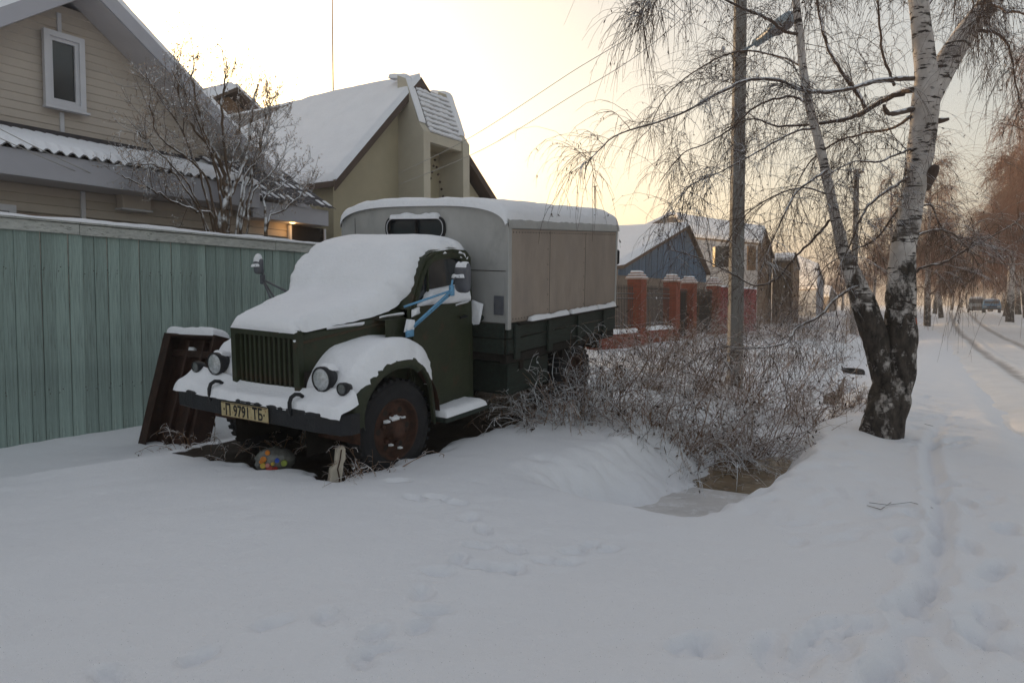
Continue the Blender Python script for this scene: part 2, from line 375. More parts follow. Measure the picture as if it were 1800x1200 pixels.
class MB:
    def __init__(self):
        self.v = []; self.f = []
    def add(self, vs, fs):
        o = len(self.v)
        self.v.extend([tuple(p) for p in vs]); self.f.extend([tuple(i + o for i in f) for f in fs])
        return self
    def box(self, x0, x1, y0, y1, z0, z1):
        vs = [(x0, y0, z0), (x1, y0, z0), (x1, y1, z0), (x0, y1, z0), (x0, y0, z1), (x1, y0, z1), (x1, y1, z1), (x0, y1, z1)]
        return self.add(vs, [(0, 3, 2, 1), (4, 5, 6, 7), (0, 1, 5, 4), (1, 2, 6, 5), (2, 3, 7, 6), (3, 0, 4, 7)])
    def bbox(self, x0, x1, y0, y1, z0, z1, c=0.01):
        """box with chamfered edges"""
        X = [x0, x1]; Y = [y0, y1]; Z = [z0, z1]
        vs = []; idx = {}
        for i in range(2):
            for j in range(2):
                for k in range(2):
                    sx = c if i == 0 else -c; sy = c if j == 0 else -c; sz = c if k == 0 else -c
                    for a, p in enumerate(((X[i], Y[j] + sy, Z[k] + sz), (X[i] + sx, Y[j], Z[k] + sz), (X[i] + sx, Y[j] + sy, Z[k]))):
                        idx[(i, j, k, a)] = len(vs); vs.append(p)
        g = lambda i, j, k, a: idx[(i, j, k, a)]
        fs = []
        for i in range(2):
            fs.append((g(i, 0, 0, 0), g(i, 1, 0, 0), g(i, 1, 1, 0), g(i, 0, 1, 0)) if i else (g(i, 0, 0, 0), g(i, 0, 1, 0), g(i, 1, 1, 0), g(i, 1, 0, 0)))
            fs.append((g(0, i, 0, 1), g(0, i, 1, 1), g(1, i, 1, 1), g(1, i, 0, 1)) if i else (g(0, i, 0, 1), g(1, i, 0, 1), g(1, i, 1, 1), g(0, i, 1, 1)))
            fs.append((g(0, 0, i, 2), g(1, 0, i, 2), g(1, 1, i, 2), g(0, 1, i, 2)) if i else (g(0, 0, i, 2), g(0, 1, i, 2), g(1, 1, i, 2), g(1, 0, i, 2)))
        for j in range(2):
            for k in range(2):
                fs.append((g(0, j, k, 1), g(1, j, k, 1), g(1, j, k, 2), g(0, j, k, 2)))
                fs.append((g(j, 0, k, 0), g(j, 1, k, 0), g(j, 1, k, 2), g(j, 0, k, 2)))
                fs.append((g(j, k, 0, 0), g(j, k, 1, 0), g(j, k, 1, 1), g(j, k, 0, 1)))
        for i in range(2):
            for j in range(2):
                for k in range(2):
                    fs.append((g(i, j, k, 0), g(i, j, k, 1), g(i, j, k, 2)))
        return self.add(vs, fs)
    def grid(self, P, cu=False, cv=False):
        nu = len(P); nv = len(P[0]); vs = [p for row in P for p in row]; fs = []
        for i in range(nu if cu else nu - 1):
            for j in range(nv if cv else nv - 1):
                a = i * nv + j; b = i * nv + (j + 1) % nv; c = ((i + 1) % nu) * nv + (j + 1) % nv; d = ((i + 1) % nu) * nv + j
                fs.append((a, b, c, d))
        return self.add(vs, fs)
    def prism(self, poly, fn):
        """poly: list of (a,b); fn(a,b,s) -> xyz with s in 0..1"""
        n = len(poly)
        vs = [fn(a, b, 0) for a, b in poly] + [fn(a, b, 1) for a, b in poly]
        fs = [tuple(range(n - 1, -1, -1)), tuple(range(n, 2 * n))] + [(i, (i + 1) % n, n + (i + 1) % n, n + i) for i in range(n)]
        return self.add(vs, fs)
    def tube(self, pts, rad, n=8, cap=True, wob=0.0):
        pts = [Vector(p) for p in pts]
        if not hasattr(rad, '__len__'): rad = [rad] * len(pts)
        rings = []; ref = None
        for i, p in enumerate(pts):
            t = (pts[min(i + 1, len(pts) - 1)] - pts[max(i - 1, 0)]).normalized()
            if ref is None:
                ref = t.orthogonal().normalized()
            ref = (ref - t * ref.dot(t)).normalized()
            b = t.cross(ref)
            rings.append([p + (ref * math.cos(2 * math.pi * k / n) + b * math.sin(2 * math.pi * k / n)) * rad[i] * (1 + (random.uniform(-wob, wob) if wob else 0)) for k in range(n)])
        o = len(self.v)
        self.grid(rings, False, True)
        if cap:
            self.f.append(tuple(o + k for k in range(n - 1, -1, -1)))
            e = o + (len(rings) - 1) * n
            self.f.append(tuple(e + k for k in range(n)))
        return self
    def lathe(self, prof, n=32, axis='y', c=(0, 0, 0)):
        """prof: list of (r, h)"""
        rows = []
        for r, h in prof:
            row = []
            for k in range(n):
                a = 2 * math.pi * k / n
                q = {'y': (r * math.cos(a), h, r * math.sin(a)), 'x': (h, r * math.cos(a), r * math.sin(a)), 'z': (r * math.cos(a), r * math.sin(a), h)}[axis]
                row.append((q[0] + c[0], q[1] + c[1], q[2] + c[2]))
            rows.append(row)
        return self.grid(rows, False, True)
    def xf(self, m):
        self.v = [tuple(m @ Vector(p)) for p in self.v]; return self
    def build(self, name, material, parent=None, smooth=False, fix=True):
        me = bpy.data.meshes.new(name); me.from_pydata(self.v, [], self.f)
        if fix:
            bm = bmesh.new(); bm.from_mesh(me); bmesh.ops.recalc_face_normals(bm, faces=bm.faces); bm.to_mesh(me); bm.free()
        if smooth: me.polygons.foreach_set('use_smooth', [True] * len(me.polygons))
        me.materials.append(material)
        o = bpy.data.objects.new(name, me); COL.objects.link(o)
        if parent is not None: o.parent = parent
        return o

def build_split(mb, name, material, parent=None, smooth=False):
    """each connected piece of mb becomes an object of its own"""
    par = list(range(len(mb.v)))
    def find(a):
        while par[a] != a:
            par[a] = par[par[a]]; a = par[a]
        return a
    for f in mb.f:
        r0 = find(f[0])
        for i in f[1:]: par[find(i)] = r0
    groups = {}
    for f in mb.f: groups.setdefault(find(f[0]), []).append(f)
    out = []
    for fs in groups.values():
        ids = sorted({i for f in fs for i in f}); mp = {a: k for k, a in enumerate(ids)}
        q = MB(); q.add([mb.v[i] for i in ids], [tuple(mp[i] for i in f) for f in fs]); out.append(q.build(name, material, parent, smooth))
    return out

def npmesh(name, V, F, material, parent=None, smooth=True):
    V = np.asarray(V, np.float32); F = np.asarray(F, np.int32); k = F.shape[1]
    me = bpy.data.meshes.new(name)
    me.vertices.add(len(V)); me.vertices.foreach_set('co', V.ravel())
    me.loops.add(F.size); me.loops.foreach_set('vertex_index', F.ravel())
    me.polygons.add(len(F)); me.polygons.foreach_set('loop_start', np.arange(0, F.size, k, dtype=np.int32))
    me.polygons.foreach_set('loop_total', np.full(len(F), k, np.int32))
    if smooth: me.polygons.foreach_set('use_smooth', np.ones(len(F), bool))
    me.update(); me.validate()
    me.materials.append(material)
    o = bpy.data.objects.new(name, me); COL.objects.link(o)
    if parent is not None: o.parent = parent
    return o

def copy_tree(o, parent=None):
    c = o.copy(); COL.objects.link(c)
    if parent is not None: c.parent = parent
    for ch in o.children:
        copy_tree(ch, c)
    return c

def plate(outlines, thick, fn, bevel=0.0):
    """a flat plate with holes: outlines in 2-D, first the outer one; fn(a, b, h) maps to 3-D; returns an MB"""
    cu = bpy.data.curves.new('tmp', 'CURVE'); cu.dimensions = '2D'; cu.fill_mode = 'BOTH'; cu.extrude = thick / 2
    for ol in outlines:
        s = cu.splines.new('POLY'); s.points.add(len(ol) - 1)
        for p, (a, b) in zip(s.points, ol): p.co = (a, b, 0, 1)
        s.use_cyclic_u = True
    ob = bpy.data.objects.new('tmp', cu); COL.objects.link(ob)
    dg = bpy.context.evaluated_depsgraph_get()
    me = bpy.data.meshes.new_from_object(ob.evaluated_get(dg))
    mb = MB(); mb.add([fn(v.co.x, v.co.y, v.co.z) for v in me.vertices], [tuple(p.vertices) for p in me.polygons])
    bpy.data.objects.remove(ob); bpy.data.curves.remove(cu); bpy.data.meshes.remove(me)
    return mb

def rrect(x0, x1, y0, y1, r, n=6):
    pts = []
    for cx, cy, a0 in ((x1 - r, y0 + r, -90), (x1 - r, y1 - r, 0), (x0 + r, y1 - r, 90), (x0 + r, y0 + r, 180)):
        for k in range(n + 1):
            a = R(a0 + 90 * k / n); pts.append((cx + r * math.cos(a), cy + r * math.sin(a)))
    return pts

def cosp(n, k=0.55):
    t = np.linspace(0, 1, n)
    return (1 - k) * t + k * (1 - np.cos(np.pi * t)) / 2

def snow_quad(a, b, c, d, T, r=0.1, na=30, nb=30, noise=0.15, ns=0.3, seed=3, up=(0, 0, 1), wob=0.0):
    """rounded slab of snow on the quad a-b-c-d (a->b is one edge, d->c the opposite one)"""
    a, b, c, d = [Vector(p) for p in (a, b, c, d)]; up = Vector(up)
    S = cosp(na); Tt = cosp(nb); la = ((b - a).length + (c - d).length) / 2; lb = ((d - a).length + (c - b).length) / 2
    P = []
    for i, s in enumerate(S):
        row = []
        for j, t in enumerate(Tt):
            p = a * (1 - s) * (1 - t) + b * s * (1 - t) + c * s * t + d * (1 - s) * t
            dist = min(s * la, (1 - s) * la, t * lb, (1 - t) * lb)
            q = min(dist / r, 1.0)
            nz = float(vnoise(p.x + p.z, p.y + p.z * 0.7, ns, seed)) + 0.4 * float(vnoise(p.x, p.y + p.z, ns * 0.3, seed + 1))
            h = T * math.sqrt(max(0, 1 - (1 - q) ** 2)) * (1 + noise * nz) - (0.012 if dist < 1e-6 else 0)
            if wob and dist < r:
                out = Vector((float(vnoise(s * la, t * lb, 0.09, seed + 2)), float(vnoise(s * la, t * lb, 0.09, seed + 5)), 0)) * wob * (1 - q)
                p = p + out
            row.append(p + up * h)
        P.append(row)
    return MB().grid(P)

# ---- fast tube bundles for twigs
def bundle(P, rad, sides=3):
    """P (N,K,3), rad (N,K) -> verts, quads"""
    N, K, _ = P.shape
    T = np.gradient(P, axis=1); T /= np.linalg.norm(T, axis=2, keepdims=True) + 1e-9
    ref = np.broadcast_to(np.array([0.31, 0.95, 0.05]), T.shape).copy()
    bad = np.abs((T * ref).sum(2)) > 0.95; ref[bad] = (1, 0, 0)
    A = np.cross(T, ref); A /= np.linalg.norm(A, axis=2, keepdims=True) + 1e-9
    B = np.cross(T, A)
    ang = np.arange(sides) * 2 * np.pi / sides
    V = P[:, :, None, :] + rad[:, :, None, None] * (A[:, :, None, :] * np.cos(ang)[None, None, :, None] + B[:, :, None, :] * np.sin(ang)[None, None, :, None])
    V = V.reshape(-1, 3)
    n = np.arange(N)[:, None, None] * K * sides; k = np.arange(K - 1)[None, :, None] * sides; s = np.arange(sides)[None, None, :]; s2 = (s + 1) % sides
    a = n + k + s; b = n + k + s2; c = n + k + sides + s2; d = n + k + sides + s
    return V, np.stack([a, b, c, d], -1).reshape(-1, 4)

def leaves(C, size, rng, down=0.0):
    """diamond-shaped scraps at centres C -> verts, quads"""
    n = len(C); d = rng.normal(size=(n, 3)); d[:, 2] -= down; d /= np.linalg.norm(d, axis=1, keepdims=True)
    e = np.cross(d, rng.normal(size=(n, 3))); e /= np.linalg.norm(e, axis=1, keepdims=True) + 1e-9
    s = size * rng.uniform(0.5, 1.4, (n, 1))
    V = np.stack([C, C + d * s + e * s * 0.35, C + d * s * 2, C + d * s - e * s * 0.35], 1).reshape(-1, 3)
    return V, np.arange(4 * n).reshape(-1, 4)

def merge(parts):
    Vs, Fs, o = [], [], 0
    for V, F in parts:
        Vs.append(V); Fs.append(F + o); o += len(V)
    return np.concatenate(Vs), np.concatenate(Fs)

def curves_from(p0, d0, L, K, rng, target=(0, 0, -1), bend=1.0, jit=0.1):
    """N curved shoots: start p0, direction d0, length L, bending towards target"""
    N = len(p0); t = np.linspace(0, 1, K); tg = np.array(target, float)
    P = np.zeros((N, K, 3)); P[:, 0] = p0; d = d0.copy()
    for k in range(1, K):
        w = bend * t[k] / (K - 1) * 2
        d = d + tg[None] * w + rng.normal(size=(N, 3)) * jit
        d /= np.linalg.norm(d, axis=1, keepdims=True)
        P[:, k] = P[:, k - 1] + d * (L / (K - 1))[:, None]
    return P

def sample_on(P, f):
    """points and tangents at fraction f (N,) on polylines P (N,K,3)"""
    N, K, _ = P.shape; x = np.clip(f, 0, 0.999) * (K - 1); i = x.astype(int); a = (x - i)[:, None]; n = np.arange(N)
    p = P[n, i] * (1 - a) + P[n, i + 1] * a; d = P[n, i + 1] - P[n, i]; d /= np.linalg.norm(d, axis=1, keepdims=True) + 1e-9
    return p, d

# ================================================================== SETTING: ground, road, ice
def ground_pt(px, py, z=0.0):
    d = ray(px, py); t = (z - CAM_H) / d.z
    return Vector((0, 0, CAM_H)) + d * t

def dent_list():
    D = []   # x, y, length, width, angle, depth, rim
    def foot(px, py, L=0.17, W=0.075, ang=None, dep=0.05, rim=0.018):
        p = ground_pt(px, py)
        D.append((p.x, p.y, L, W, random.uniform(0, 3.1) if ang is None else ang, dep, rim))
    # small paw trail wandering past the truck
    for px, py in ((350, 1155), (480, 1105), (575, 1098), (662, 1142), (640, 1160), (738, 1102), (762, 1076), (742, 1050), (770, 1014), (806, 992),
                   (838, 1000), (880, 1002), (908, 1002), (960, 985), (1010, 966), (1000, 985), (905, 970), (840, 968), (850, 942), (826, 926),
                   (800, 905), (765, 900), (730, 905), (1035, 955), (1070, 960), (700, 880), (660, 1120), (190, 1185)):
        foot(px, py, 0.10, 0.055, None, 0.042, 0.010)
    # deep trail along the bottom right
    for px, py, L in ((1212, 1135, .16), (1245, 1140, .15), (1355, 1148, .24), (1420, 1150, .3), (1480, 1140, .2), (1460, 1105, .2), (1520, 1105, .18),
                      (1575, 1062, .2), (1610, 1055, .2), (1640, 1100, .18), (1660, 1015, .2), (1635, 1035, .18), (1590, 975, .2), (1598, 940, .2),
                      (1612, 905, .2), (1650, 925, .2), (1655, 950, .18), (1700, 960, .2), (1740, 1080, .2), (1765, 1130, .22), (1620, 1175, .25), (1550, 1190, .2),
                      (1720, 1120, .2), (1745, 1000, .2), (1770, 930, .2), (1690, 880, .2), (1640, 870, .16), (1670, 850, .16)):
        foot(px, py, L * .9, 0.075, R(65) + random.uniform(-.5, .5), 0.05, 0.012)
    # trampled bank between the ditch and the road
    rr = random.Random(5)
    for k in range(85):
        px = rr.uniform(1290, 1720); py = rr.uniform(760, 950)
        if px < 1300 + (950 - py) * 0.1: continue
        foot(px, py, rr.uniform(.07, .17), rr.uniform(.04, .08), rr.uniform(0, 3.1), rr.uniform(.006, .022), rr.uniform(.002, .006))
    for k in range(90):
        px = rr.uniform(1600, 1700); py = rr.uniform(590, 790)
        foot(px, py, rr.uniform(.12, .25), rr.uniform(.06, .1), rr.uniform(0, 3.1), rr.uniform(.012, .035), .006)
    for k in range(34):
        px = rr.uniform(1640, 1800); py = rr.uniform(830, 1200)
        foot(px, py, rr.uniform(.1, .22), rr.uniform(.05, .09), R(60) + rr.uniform(-.4, .4), rr.uniform(.006, .02), rr.uniform(.002, .006))
    return D
DENTS = dent_list()

def road_c(u):
    return np.interp(u, [-6, 10, 20, 27, 38, 45, 65, 100, 240], [-3.0, -2.35, -1.8, -1.4, -.9, -.45, .2, 1.0, 3.0])

def ditch_c(u):
    return 2.25 + 0.12 * np.sin(u * 0.55) + 0.1 * np.sin(u * 1.3 + 1)

def terrain(x, y, detail=True):
    x = np.asarray(x, float); y = np.asarray(y, float)
    u, w = to_uw(x, y)
    z = 0.70 * sst(30, 90, u)
    z = z + sst(2.6, 5.0, w) * (0.22 * sst(5, 9.5, u) + 0.16 * sst(9, 21, u)) * (1 - 0.6 * sst(24, 60, u))
    # rolling
    z = z + 0.035 * vnoise(x, y, 2.3, 1) + 0.012 * vnoise(x, y, 0.7, 2) + 0.005 * vnoise(x * .5, y, 0.16, 17) + 0.003 * vnoise(x, y, 0.07, 18) * (1 - sst(10, 16, y))
    # ditch
    c = ditch_c(u); s = w - c + 0.09 * vnoise(x, y, 0.28, 19) + 0.04 * vnoise(x, y, 0.1, 20)
    left = sst(0.30, 1.25, s); right = sst(0.30, 0.80, -s)
    prof = np.where(s > 0, left, right)
    open_ = sst(5.25, 5.95, u + 0.18 * vnoise(x, y, 0.5, 9)) * (1 - 0.40 * sst(9.0, 10.6, u) - 0.25 * sst(22, 40, u))
    z = z - 0.47 * (1 - prof) * open_
    z = z + 0.10 * np.exp(-((w - 1.15) / 0.55) ** 2) * sst(5.6, 7.5, u) * (1 - sst(30, 50, u))
    rough = np.exp(-((w - 1.6) / 1.6) ** 2) * sst(5.2, 6.2, u)
    z = z + rough * (0.022 * vnoise(x, y, 0.33, 3) + 0.010 * vnoise(x, y, 0.15, 4))
    # sledge groove beside the road
    gl = w - 0.22 - 0.10 * np.sin(u * 0.8)
    z = z - (0.050 * np.exp(-(gl / 0.06) ** 2) - 0.018 * np.exp(-((np.abs(gl) - 0.12) / 0.05) ** 2)) * (1 - sst(8, 14, u))
    # snow banked along the fence
    z = z + 0.05 * np.exp(-((w - 8.95) / 0.35) ** 2) * (1 + 0.3 * vnoise(x, y, 0.8, 6))
    # a shallow bed under the road sheet
    rw = w - road_c(u)
    road = sst(2.0, 1.5, rw) * sst(-3.3, -2.6, rw)
    z = z - 0.10 * road
    # truck: snow lies round it, bare soil under it
    tx, ty = TRUCK_M.translation.x, TRUCK_M.translation.y
    lx = -(x - tx) * UX - (y - ty) * UY
    ly = -((x - tx) * WX + (y - ty) * WY)
    near = sst(1.0, 0.0, np.maximum(np.maximum(lx - 0.9, -lx - 4.6), np.abs(ly) - 1.0) / (1.5 + 1.1 * sst(-1.6, 1.0, ly)))
    z = z + 0.185 * near
    wob = 0.12 * vnoise(x, y, 0.35, 7) + 0.07 * vnoise(x, y, 0.12, 8)
    dd = np.maximum(np.maximum(lx - 0.80, -lx - 4.7), np.abs(ly) - (1.28 - 0.33 * sst(-0.6, 0.6, ly))) + wob
    soil = sst(0.10, -0.14, dd)
    soil_z = 0.14 - lx * 0.062 - 0.045 * ly + 0.02 * vnoise(x, y, 0.2, 10)
    z = z * (1 - soil) + np.minimum(z, soil_z - 0.03) * soil
    if detail:
        for (fx, fy, L, W, a, dep, rim) in DENTS:
            msk = (np.abs(x - fx) < 0.5) & (np.abs(y - fy) < 0.5)
            if not msk.any(): continue
            dx = x[msk] - fx; dy = y[msk] - fy
            ca, sa = math.cos(a), math.sin(a)
            e = np.sqrt(((dx * ca + dy * sa) / L) ** 2 + ((-dx * sa + dy * ca) / W) ** 2) + 0.15 * vnoise(dx + fx, dy + fy, 0.06, 12)
            z[msk] += -0.85 * dep * (1 - sst(0.66, 1.12, e)) + 0.6 * rim * np.exp(-((e - 1.35) / 0.3) ** 2)
    return z, soil

def tz(x, y):
    return float(terrain(np.array([float(x)]), np.array([float(y)]), False)[0][0])

def axis_pts(lo, hi, step, far_lo, far_hi, grow=1.10):
    a = list(np.arange(lo, hi, step)); s = step; p = lo; L = []
    while p > far_lo:
        s *= grow; p -= s; L.append(p)
    s = step; p = a[-1]; Hh = []
    while p < far_hi:
        s *= grow; p += s; Hh.append(p)
    return np.array(L[::-1] + a + Hh)

def build_ground():
    X = axis_pts(-6.5, 8.0, 0.032, -320, 500, 1.09); Y = axis_pts(1.8, 12.5, 0.030, -40, 700, 1.05)
    gx, gy = np.meshgrid(X, Y, indexing='ij')
    z, soil = terrain(gx.ravel(), gy.ravel())
    nx, ny = gx.shape
    V = np.stack([gx.ravel(), gy.ravel(), z], 1)
    i = np.arange(nx - 1)[:, None] * ny + np.arange(ny - 1)[None, :]
    F = np.stack([i, i + ny, i + ny + 1, i + 1], -1).reshape(-1, 4)
    o = npmesh('ground', V, F, GROUND)
    at_ = o.data.attributes.new('soil', 'FLOAT', 'POINT'); at_.data.foreach_set('value', soil.astype(np.float32))
    tag(o, kind='structure', label='snow covered verge and yard in front of the fence')
build_ground()

def build_road():
    us = np.concatenate([np.arange(-4, 16, 0.07), np.arange(16, 45, 0.2), np.arange(45, 240, 1.0)])
    ws = np.arange(-3.4, 2.15, 0.05)
    gu, gq = np.meshgrid(us, ws, indexing='ij')
    gw = gq + road_c(gu)
    x = gu * UX + gw * WX; y = gu * UY + gw * WY
    z = 0.70 * sst(30, 90, gu) + 0.03 * vnoise(x, y, 2.3, 1)
    wv = 0.05 * vnoise(gu, gu * 0, 3.0, 21)
    fade = 0.35 + 0.65 * sst(9, 24, gu)
    rut = np.zeros_like(z)
    for c, d, s, k in ((0.76, 0.035, 0.17, 1.0), (-0.80, 0.035, 0.18, 1.0), (0.35, 0.012, 0.12, .25), (-1.2, 0.012, 0.14, .3)):
        g = np.exp(-((gq - c - wv) / s) ** 2)
        z = z + (-d * g + d * 0.4 * np.exp(-((np.abs(gq - c - wv) - 1.7 * s) / (0.6 * s)) ** 2)) * fade
        rut = np.maximum(rut, k * g * fade)
    z = z + 0.006 * vnoise(x, y, 0.35, 14) + 0.004 * vnoise(gu / 4, gw, 0.1, 15)
    edge = np.minimum(sst(2.05, 1.25, gq + 0.22 * vnoise(gu, gw, 0.7, 16)), sst(-3.35, -2.6, gq))
    z = z - 0.13 * (1 - edge) - 0.012
    V = np.stack([x.ravel(), y.ravel(), z.ravel()], 1); nu, nw = gu.shape
    i = np.arange(nu - 1)[:, None] * nw + np.arange(nw - 1)[None, :]
    F = np.stack([i, i + 1, i + nw + 1, i + nw], -1).reshape(-1, 4)
    o = npmesh('road', V, F[:, ::-1], ROADM)
    at_ = o.data.attributes.new('rut', 'FLOAT', 'POINT'); at_.data.foreach_set('value', rut.ravel().astype(np.float32))
    tag(o, kind='structure', label='packed snow road with two wheel ruts running into the distance')
build_road()

def build_ice():
    def sheet(name, u0, u1, z, m, lab):
        us = np.linspace(u0, u1, 40); P = []
        for u in us:
            c = float(ditch_c(u)); P.append([SW(u, c + s, z) for s in np.linspace(-0.75, 0.85, 8)])
        o = MB().grid(P).build(name, m, None, True); tag(o, label=lab, kind='structure')
    sheet('snowy_ice', 5.1, 7.75, -0.365, ICESNOW, 'grey snow-dusted ice filling the near end of the ditch')
    sheet('ditch_ice', 7.6, 10.2, -0.372, ICE, 'bare murky brown ice further along the ditch')
build_ice()

def build_crystals():
    # loose flat ice crystals lying on the snow, some of which glint
    rr = np.random.default_rng(77); n = 5000
    px = rr.uniform(-50, 1850, n); py = 760 + 460 * rr.uniform(0, 1, n) ** .7
    P = np.array([tuple(ground_pt(a, b)) for a, b in zip(px, py)]); z, soil = terrain(P[:, 0].copy(), P[:, 1].copy()); k = soil < .05
    P = P[k]; z = z[k]; n = len(P)
    nr = rr.normal(size=(n, 3)) * np.array([.5, .5, 0]) + np.array([0, 0, 1.0]); nr /= np.linalg.norm(nr, axis=1, keepdims=True)
    e = np.cross(nr, rr.normal(size=(n, 3))); e /= np.linalg.norm(e, axis=1, keepdims=True); f = np.cross(nr, e); r = rr.uniform(.0010, .0022, (n, 1))
    C = np.stack([P[:, 0], P[:, 1], z + .002], 1)
    V = np.stack([C + e * r, C + f * r, C - e * r, C - f * r], 1).reshape(-1, 3)
    ob = npmesh('ice_crystals', V, np.arange(4 * n).reshape(-1, 4), CRYSTAL, None, False); tag(ob, 'tiny ice crystals glinting on the snow', kind='stuff')
build_crystals()

# ================================================================== THE TRUCK
def build_truck():
    T = empty('truck', matrix=TRUCK_M, label='snow-covered old dark green truck with a boxy grey body parked by the fence', cat='truck')
    P = lambda mb, n, m, sm=False, par=T: mb.build(n, m, par, sm)

    # ---- chassis
    mb = MB()
    for s in (-1, 1):
        mb.bbox(-4.45, 0.80, s * 0.42 - 0.04, s * 0.42 + 0.04, 0.58, 0.76)
    for x in (-4.2, -3.2, -2.2, -1.2, 0.3): mb.box(x - .04, x + .04, -.40, .40, .6, .72)
    build_split(mb, 'chassis_frame', CHASSIS, T)
    mb = MB(); mb.tube([(0, -.72, .45), (0, -.4, .40), (0, .4, .40), (0, .72, .45)], .055, 8)
    mb.tube([(-3.3, -.8, .48), (-3.3, .8, .48)], .075, 8).lathe([(0.02, -.2), (.17, -.1), (.19, 0), (.17, .1), (.02, .2)], 14, 'y', (-3.3, 0, .48))
    build_split(mb, 'axle', CHASSIS, T)
    mb = MB()
    for s in (-1, 1):
        for k, L in enumerate((.55, .42, .3)):
            mb.grid([[(x, s * .42 + dy, .46 + k * .022 + .10 * (x / .55) ** 2) for dy in (-.03, .03)] for x in np.linspace(-L, L, 9)])
    build_split(mb, 'leaf_spring', CHASSIS, T)
    mb = MB().lathe([(0.02, -1.0), (.10, -.9), (.16, -.4), (.2, -.1), (.2, .35), (.12, .4), (.01, .4)], 14, 'x', (.15, 0, .72))
    P(mb, 'engine_block', CHASSIS, True)

    # ---- wheels
    def wheel(x, y, side, steer=0.0, dual=False):
        r = 0.455
        def emb(mb):
            m = Matrix.Translation((x, y, .46)) @ Matrix.Rotation(steer, 4, 'Z') @ Matrix.Scale(side, 4, (0, 1, 0))
            return mb.xf(m)
        tp = [(.27, -.085), (.29, -.10), (.36, -.112), (.42, -.105), (.445, -.085), (r, -.04), (r, .04), (.445, .085), (.42, .105), (.36, .112), (.29, .10), (.27, .085)]
        mb = MB().lathe(tp, 48)
        for k in range(36):
            a = 2 * math.pi * k / 36
            for sg in (-1, 1):
                c, s_ = math.cos(a + sg * .04), math.sin(a + sg * .04); e = .018
                q = MB().box(r - .012, r + .012, sg * .015, sg * .095, -e, e)
                q.xf(Matrix.Rotation(-(a + sg * .04), 4, 'Y')); mb.add(q.v, q.f)
        ty = P(emb(mb), 'tyre', RUBBER, False)
        mb = MB().lathe([(.285, .10), (.272, .105), (.262, .09), (.255, .05), (.235, .03), (.21, .045), (.155, .045), (.12, .05), (.115, .075), (.085, .10), (.08, .13), (.05, .14), (.002, .14)], 40)
        rm = P(emb(mb), 'rim', RUST, True)
        mb = MB()
        for k in range(6):
            a = 2 * math.pi * k / 6 + .3
            mb.lathe([(.022, .055), (.022, .075), (.012, .085), (.001, .085)], 6, 'y', (.14 * math.cos(a), 0, .14 * math.sin(a)))
        tag(emb(mb).build('wheel_nuts', RUST, rm), kind='stuff')
        mb = MB()
        for k in range(6):
            a = 2 * math.pi * k / 6
            mb.lathe([(.028, .0455), (.028, .047), (.001, .047)], 12, 'y', (.185 * math.cos(a), 0, .185 * math.sin(a)))
        tag(emb(mb).build('rim_holes', DARKIN, rm), kind='stuff')
        if side > 0 and x > -1:
            mb = MB()
            for (a0, rr_, l) in ((1.5, .10, .05), (.7, .135, .03), (2.4, .135, .025), (5.1, .15, .02), (4.4, .2, .02)):
                q = snow_quad((-l, 0, -l * .5), (l, 0, -l * .5), (l, 0, l * .5), (-l, 0, l * .5), .03, .02, 7, 5, .3, .05, 4, (0, 1, 0))
                q.xf(Matrix.Translation((rr_ * math.cos(a0), .075, rr_ * math.sin(a0)))); mb.add(q.v, q.f)
            build_split(emb(mb), 'wheel_snow', SNOWR, rm, True)
    wheel(0, .79, 1, R(-4)); wheel(0, -.79, -1, R(-4))
    for s in (1, -1):
        wheel(-3.3, s * .93, s); wheel(-3.3, s * .68, s)

    # ---- bonnet and grille
    xs = np.array([.68, .62, .4, .1, -.15, -.30]); hw = np.interp(xs, [-.30, .1, .68], [.735, .60, .415]); zt = np.interp(xs, [-.30, .1, .68], [1.545, 1.49, 1.40])
    rows = []
    for x, h, z in zip(xs, hw, zt):
        row = [(x, -h * 1.0, .74)]
        for k in range(13):
            a = math.pi * k / 12
            ca, sa = -math.cos(a), math.sin(a)
            row.append((x, math.copysign(abs(ca) ** .35, ca) * h, z - .10 + .10 * sa ** .8 + .03 * (1 - ca * ca)))
        row.append((x, h, .74)); rows.append(row)
    P(MB().grid(rows), 'bonnet', GREEN, True)
    mb = MB()
    for s in (-1, 1):
        pts = [(x, s * (h + .006), z - .105) for x, h, z in zip(xs, hw, zt)]
        mb.tube(pts, .012, 6)
    build_split(mb, 'bonnet_hinge_moulding', RUSTG, T)
    mb = MB()
    for s in (-1, 1):
        for k in range(9):
            x = .30 - k * .055; h = float(np.interp(x, [-.30, .1, .68], [.735, .60, .415]))
            mb.box(x - .008, x + .008, s * h - .006, s * h + .008, 1.02, 1.25)
    build_split(mb, 'bonnet_louvre', GREEN, T)
    # surround of the grille
    ol = rrect(-.435, .435, .72, 1.42, .06); hole = rrect(-.375, .375, .76, 1.33, .03)
    gs = P(plate([ol, hole], .06, lambda a, b, h: (.705 + h, a, b)), 'grille_surround', GREEN)
    P(MB().box(.60, .64, -.37, .37, .76, 1.34), 'radiator', CHASSIS)
    sl = MB().grid([[(.69 - .02 * t, w, z) for w, t in ((-.016, 1), (-.012, 0), (.012, 0), (.016, 1))] for z in (.765, .80, 1.28, 1.325)])
    me = None
    for k in range(12):
        y = -.345 + k * .0627
        if me is None:
            o = sl.build('grille_slat', GREEN, T); me = o.data
        else:
            o = bpy.data.objects.new('grille_slat', me); COL.objects.link(o); o.parent = T
        o.location = (.012, y, 0)
    # handle-like scraps of snow on the grille top
    mb = MB()
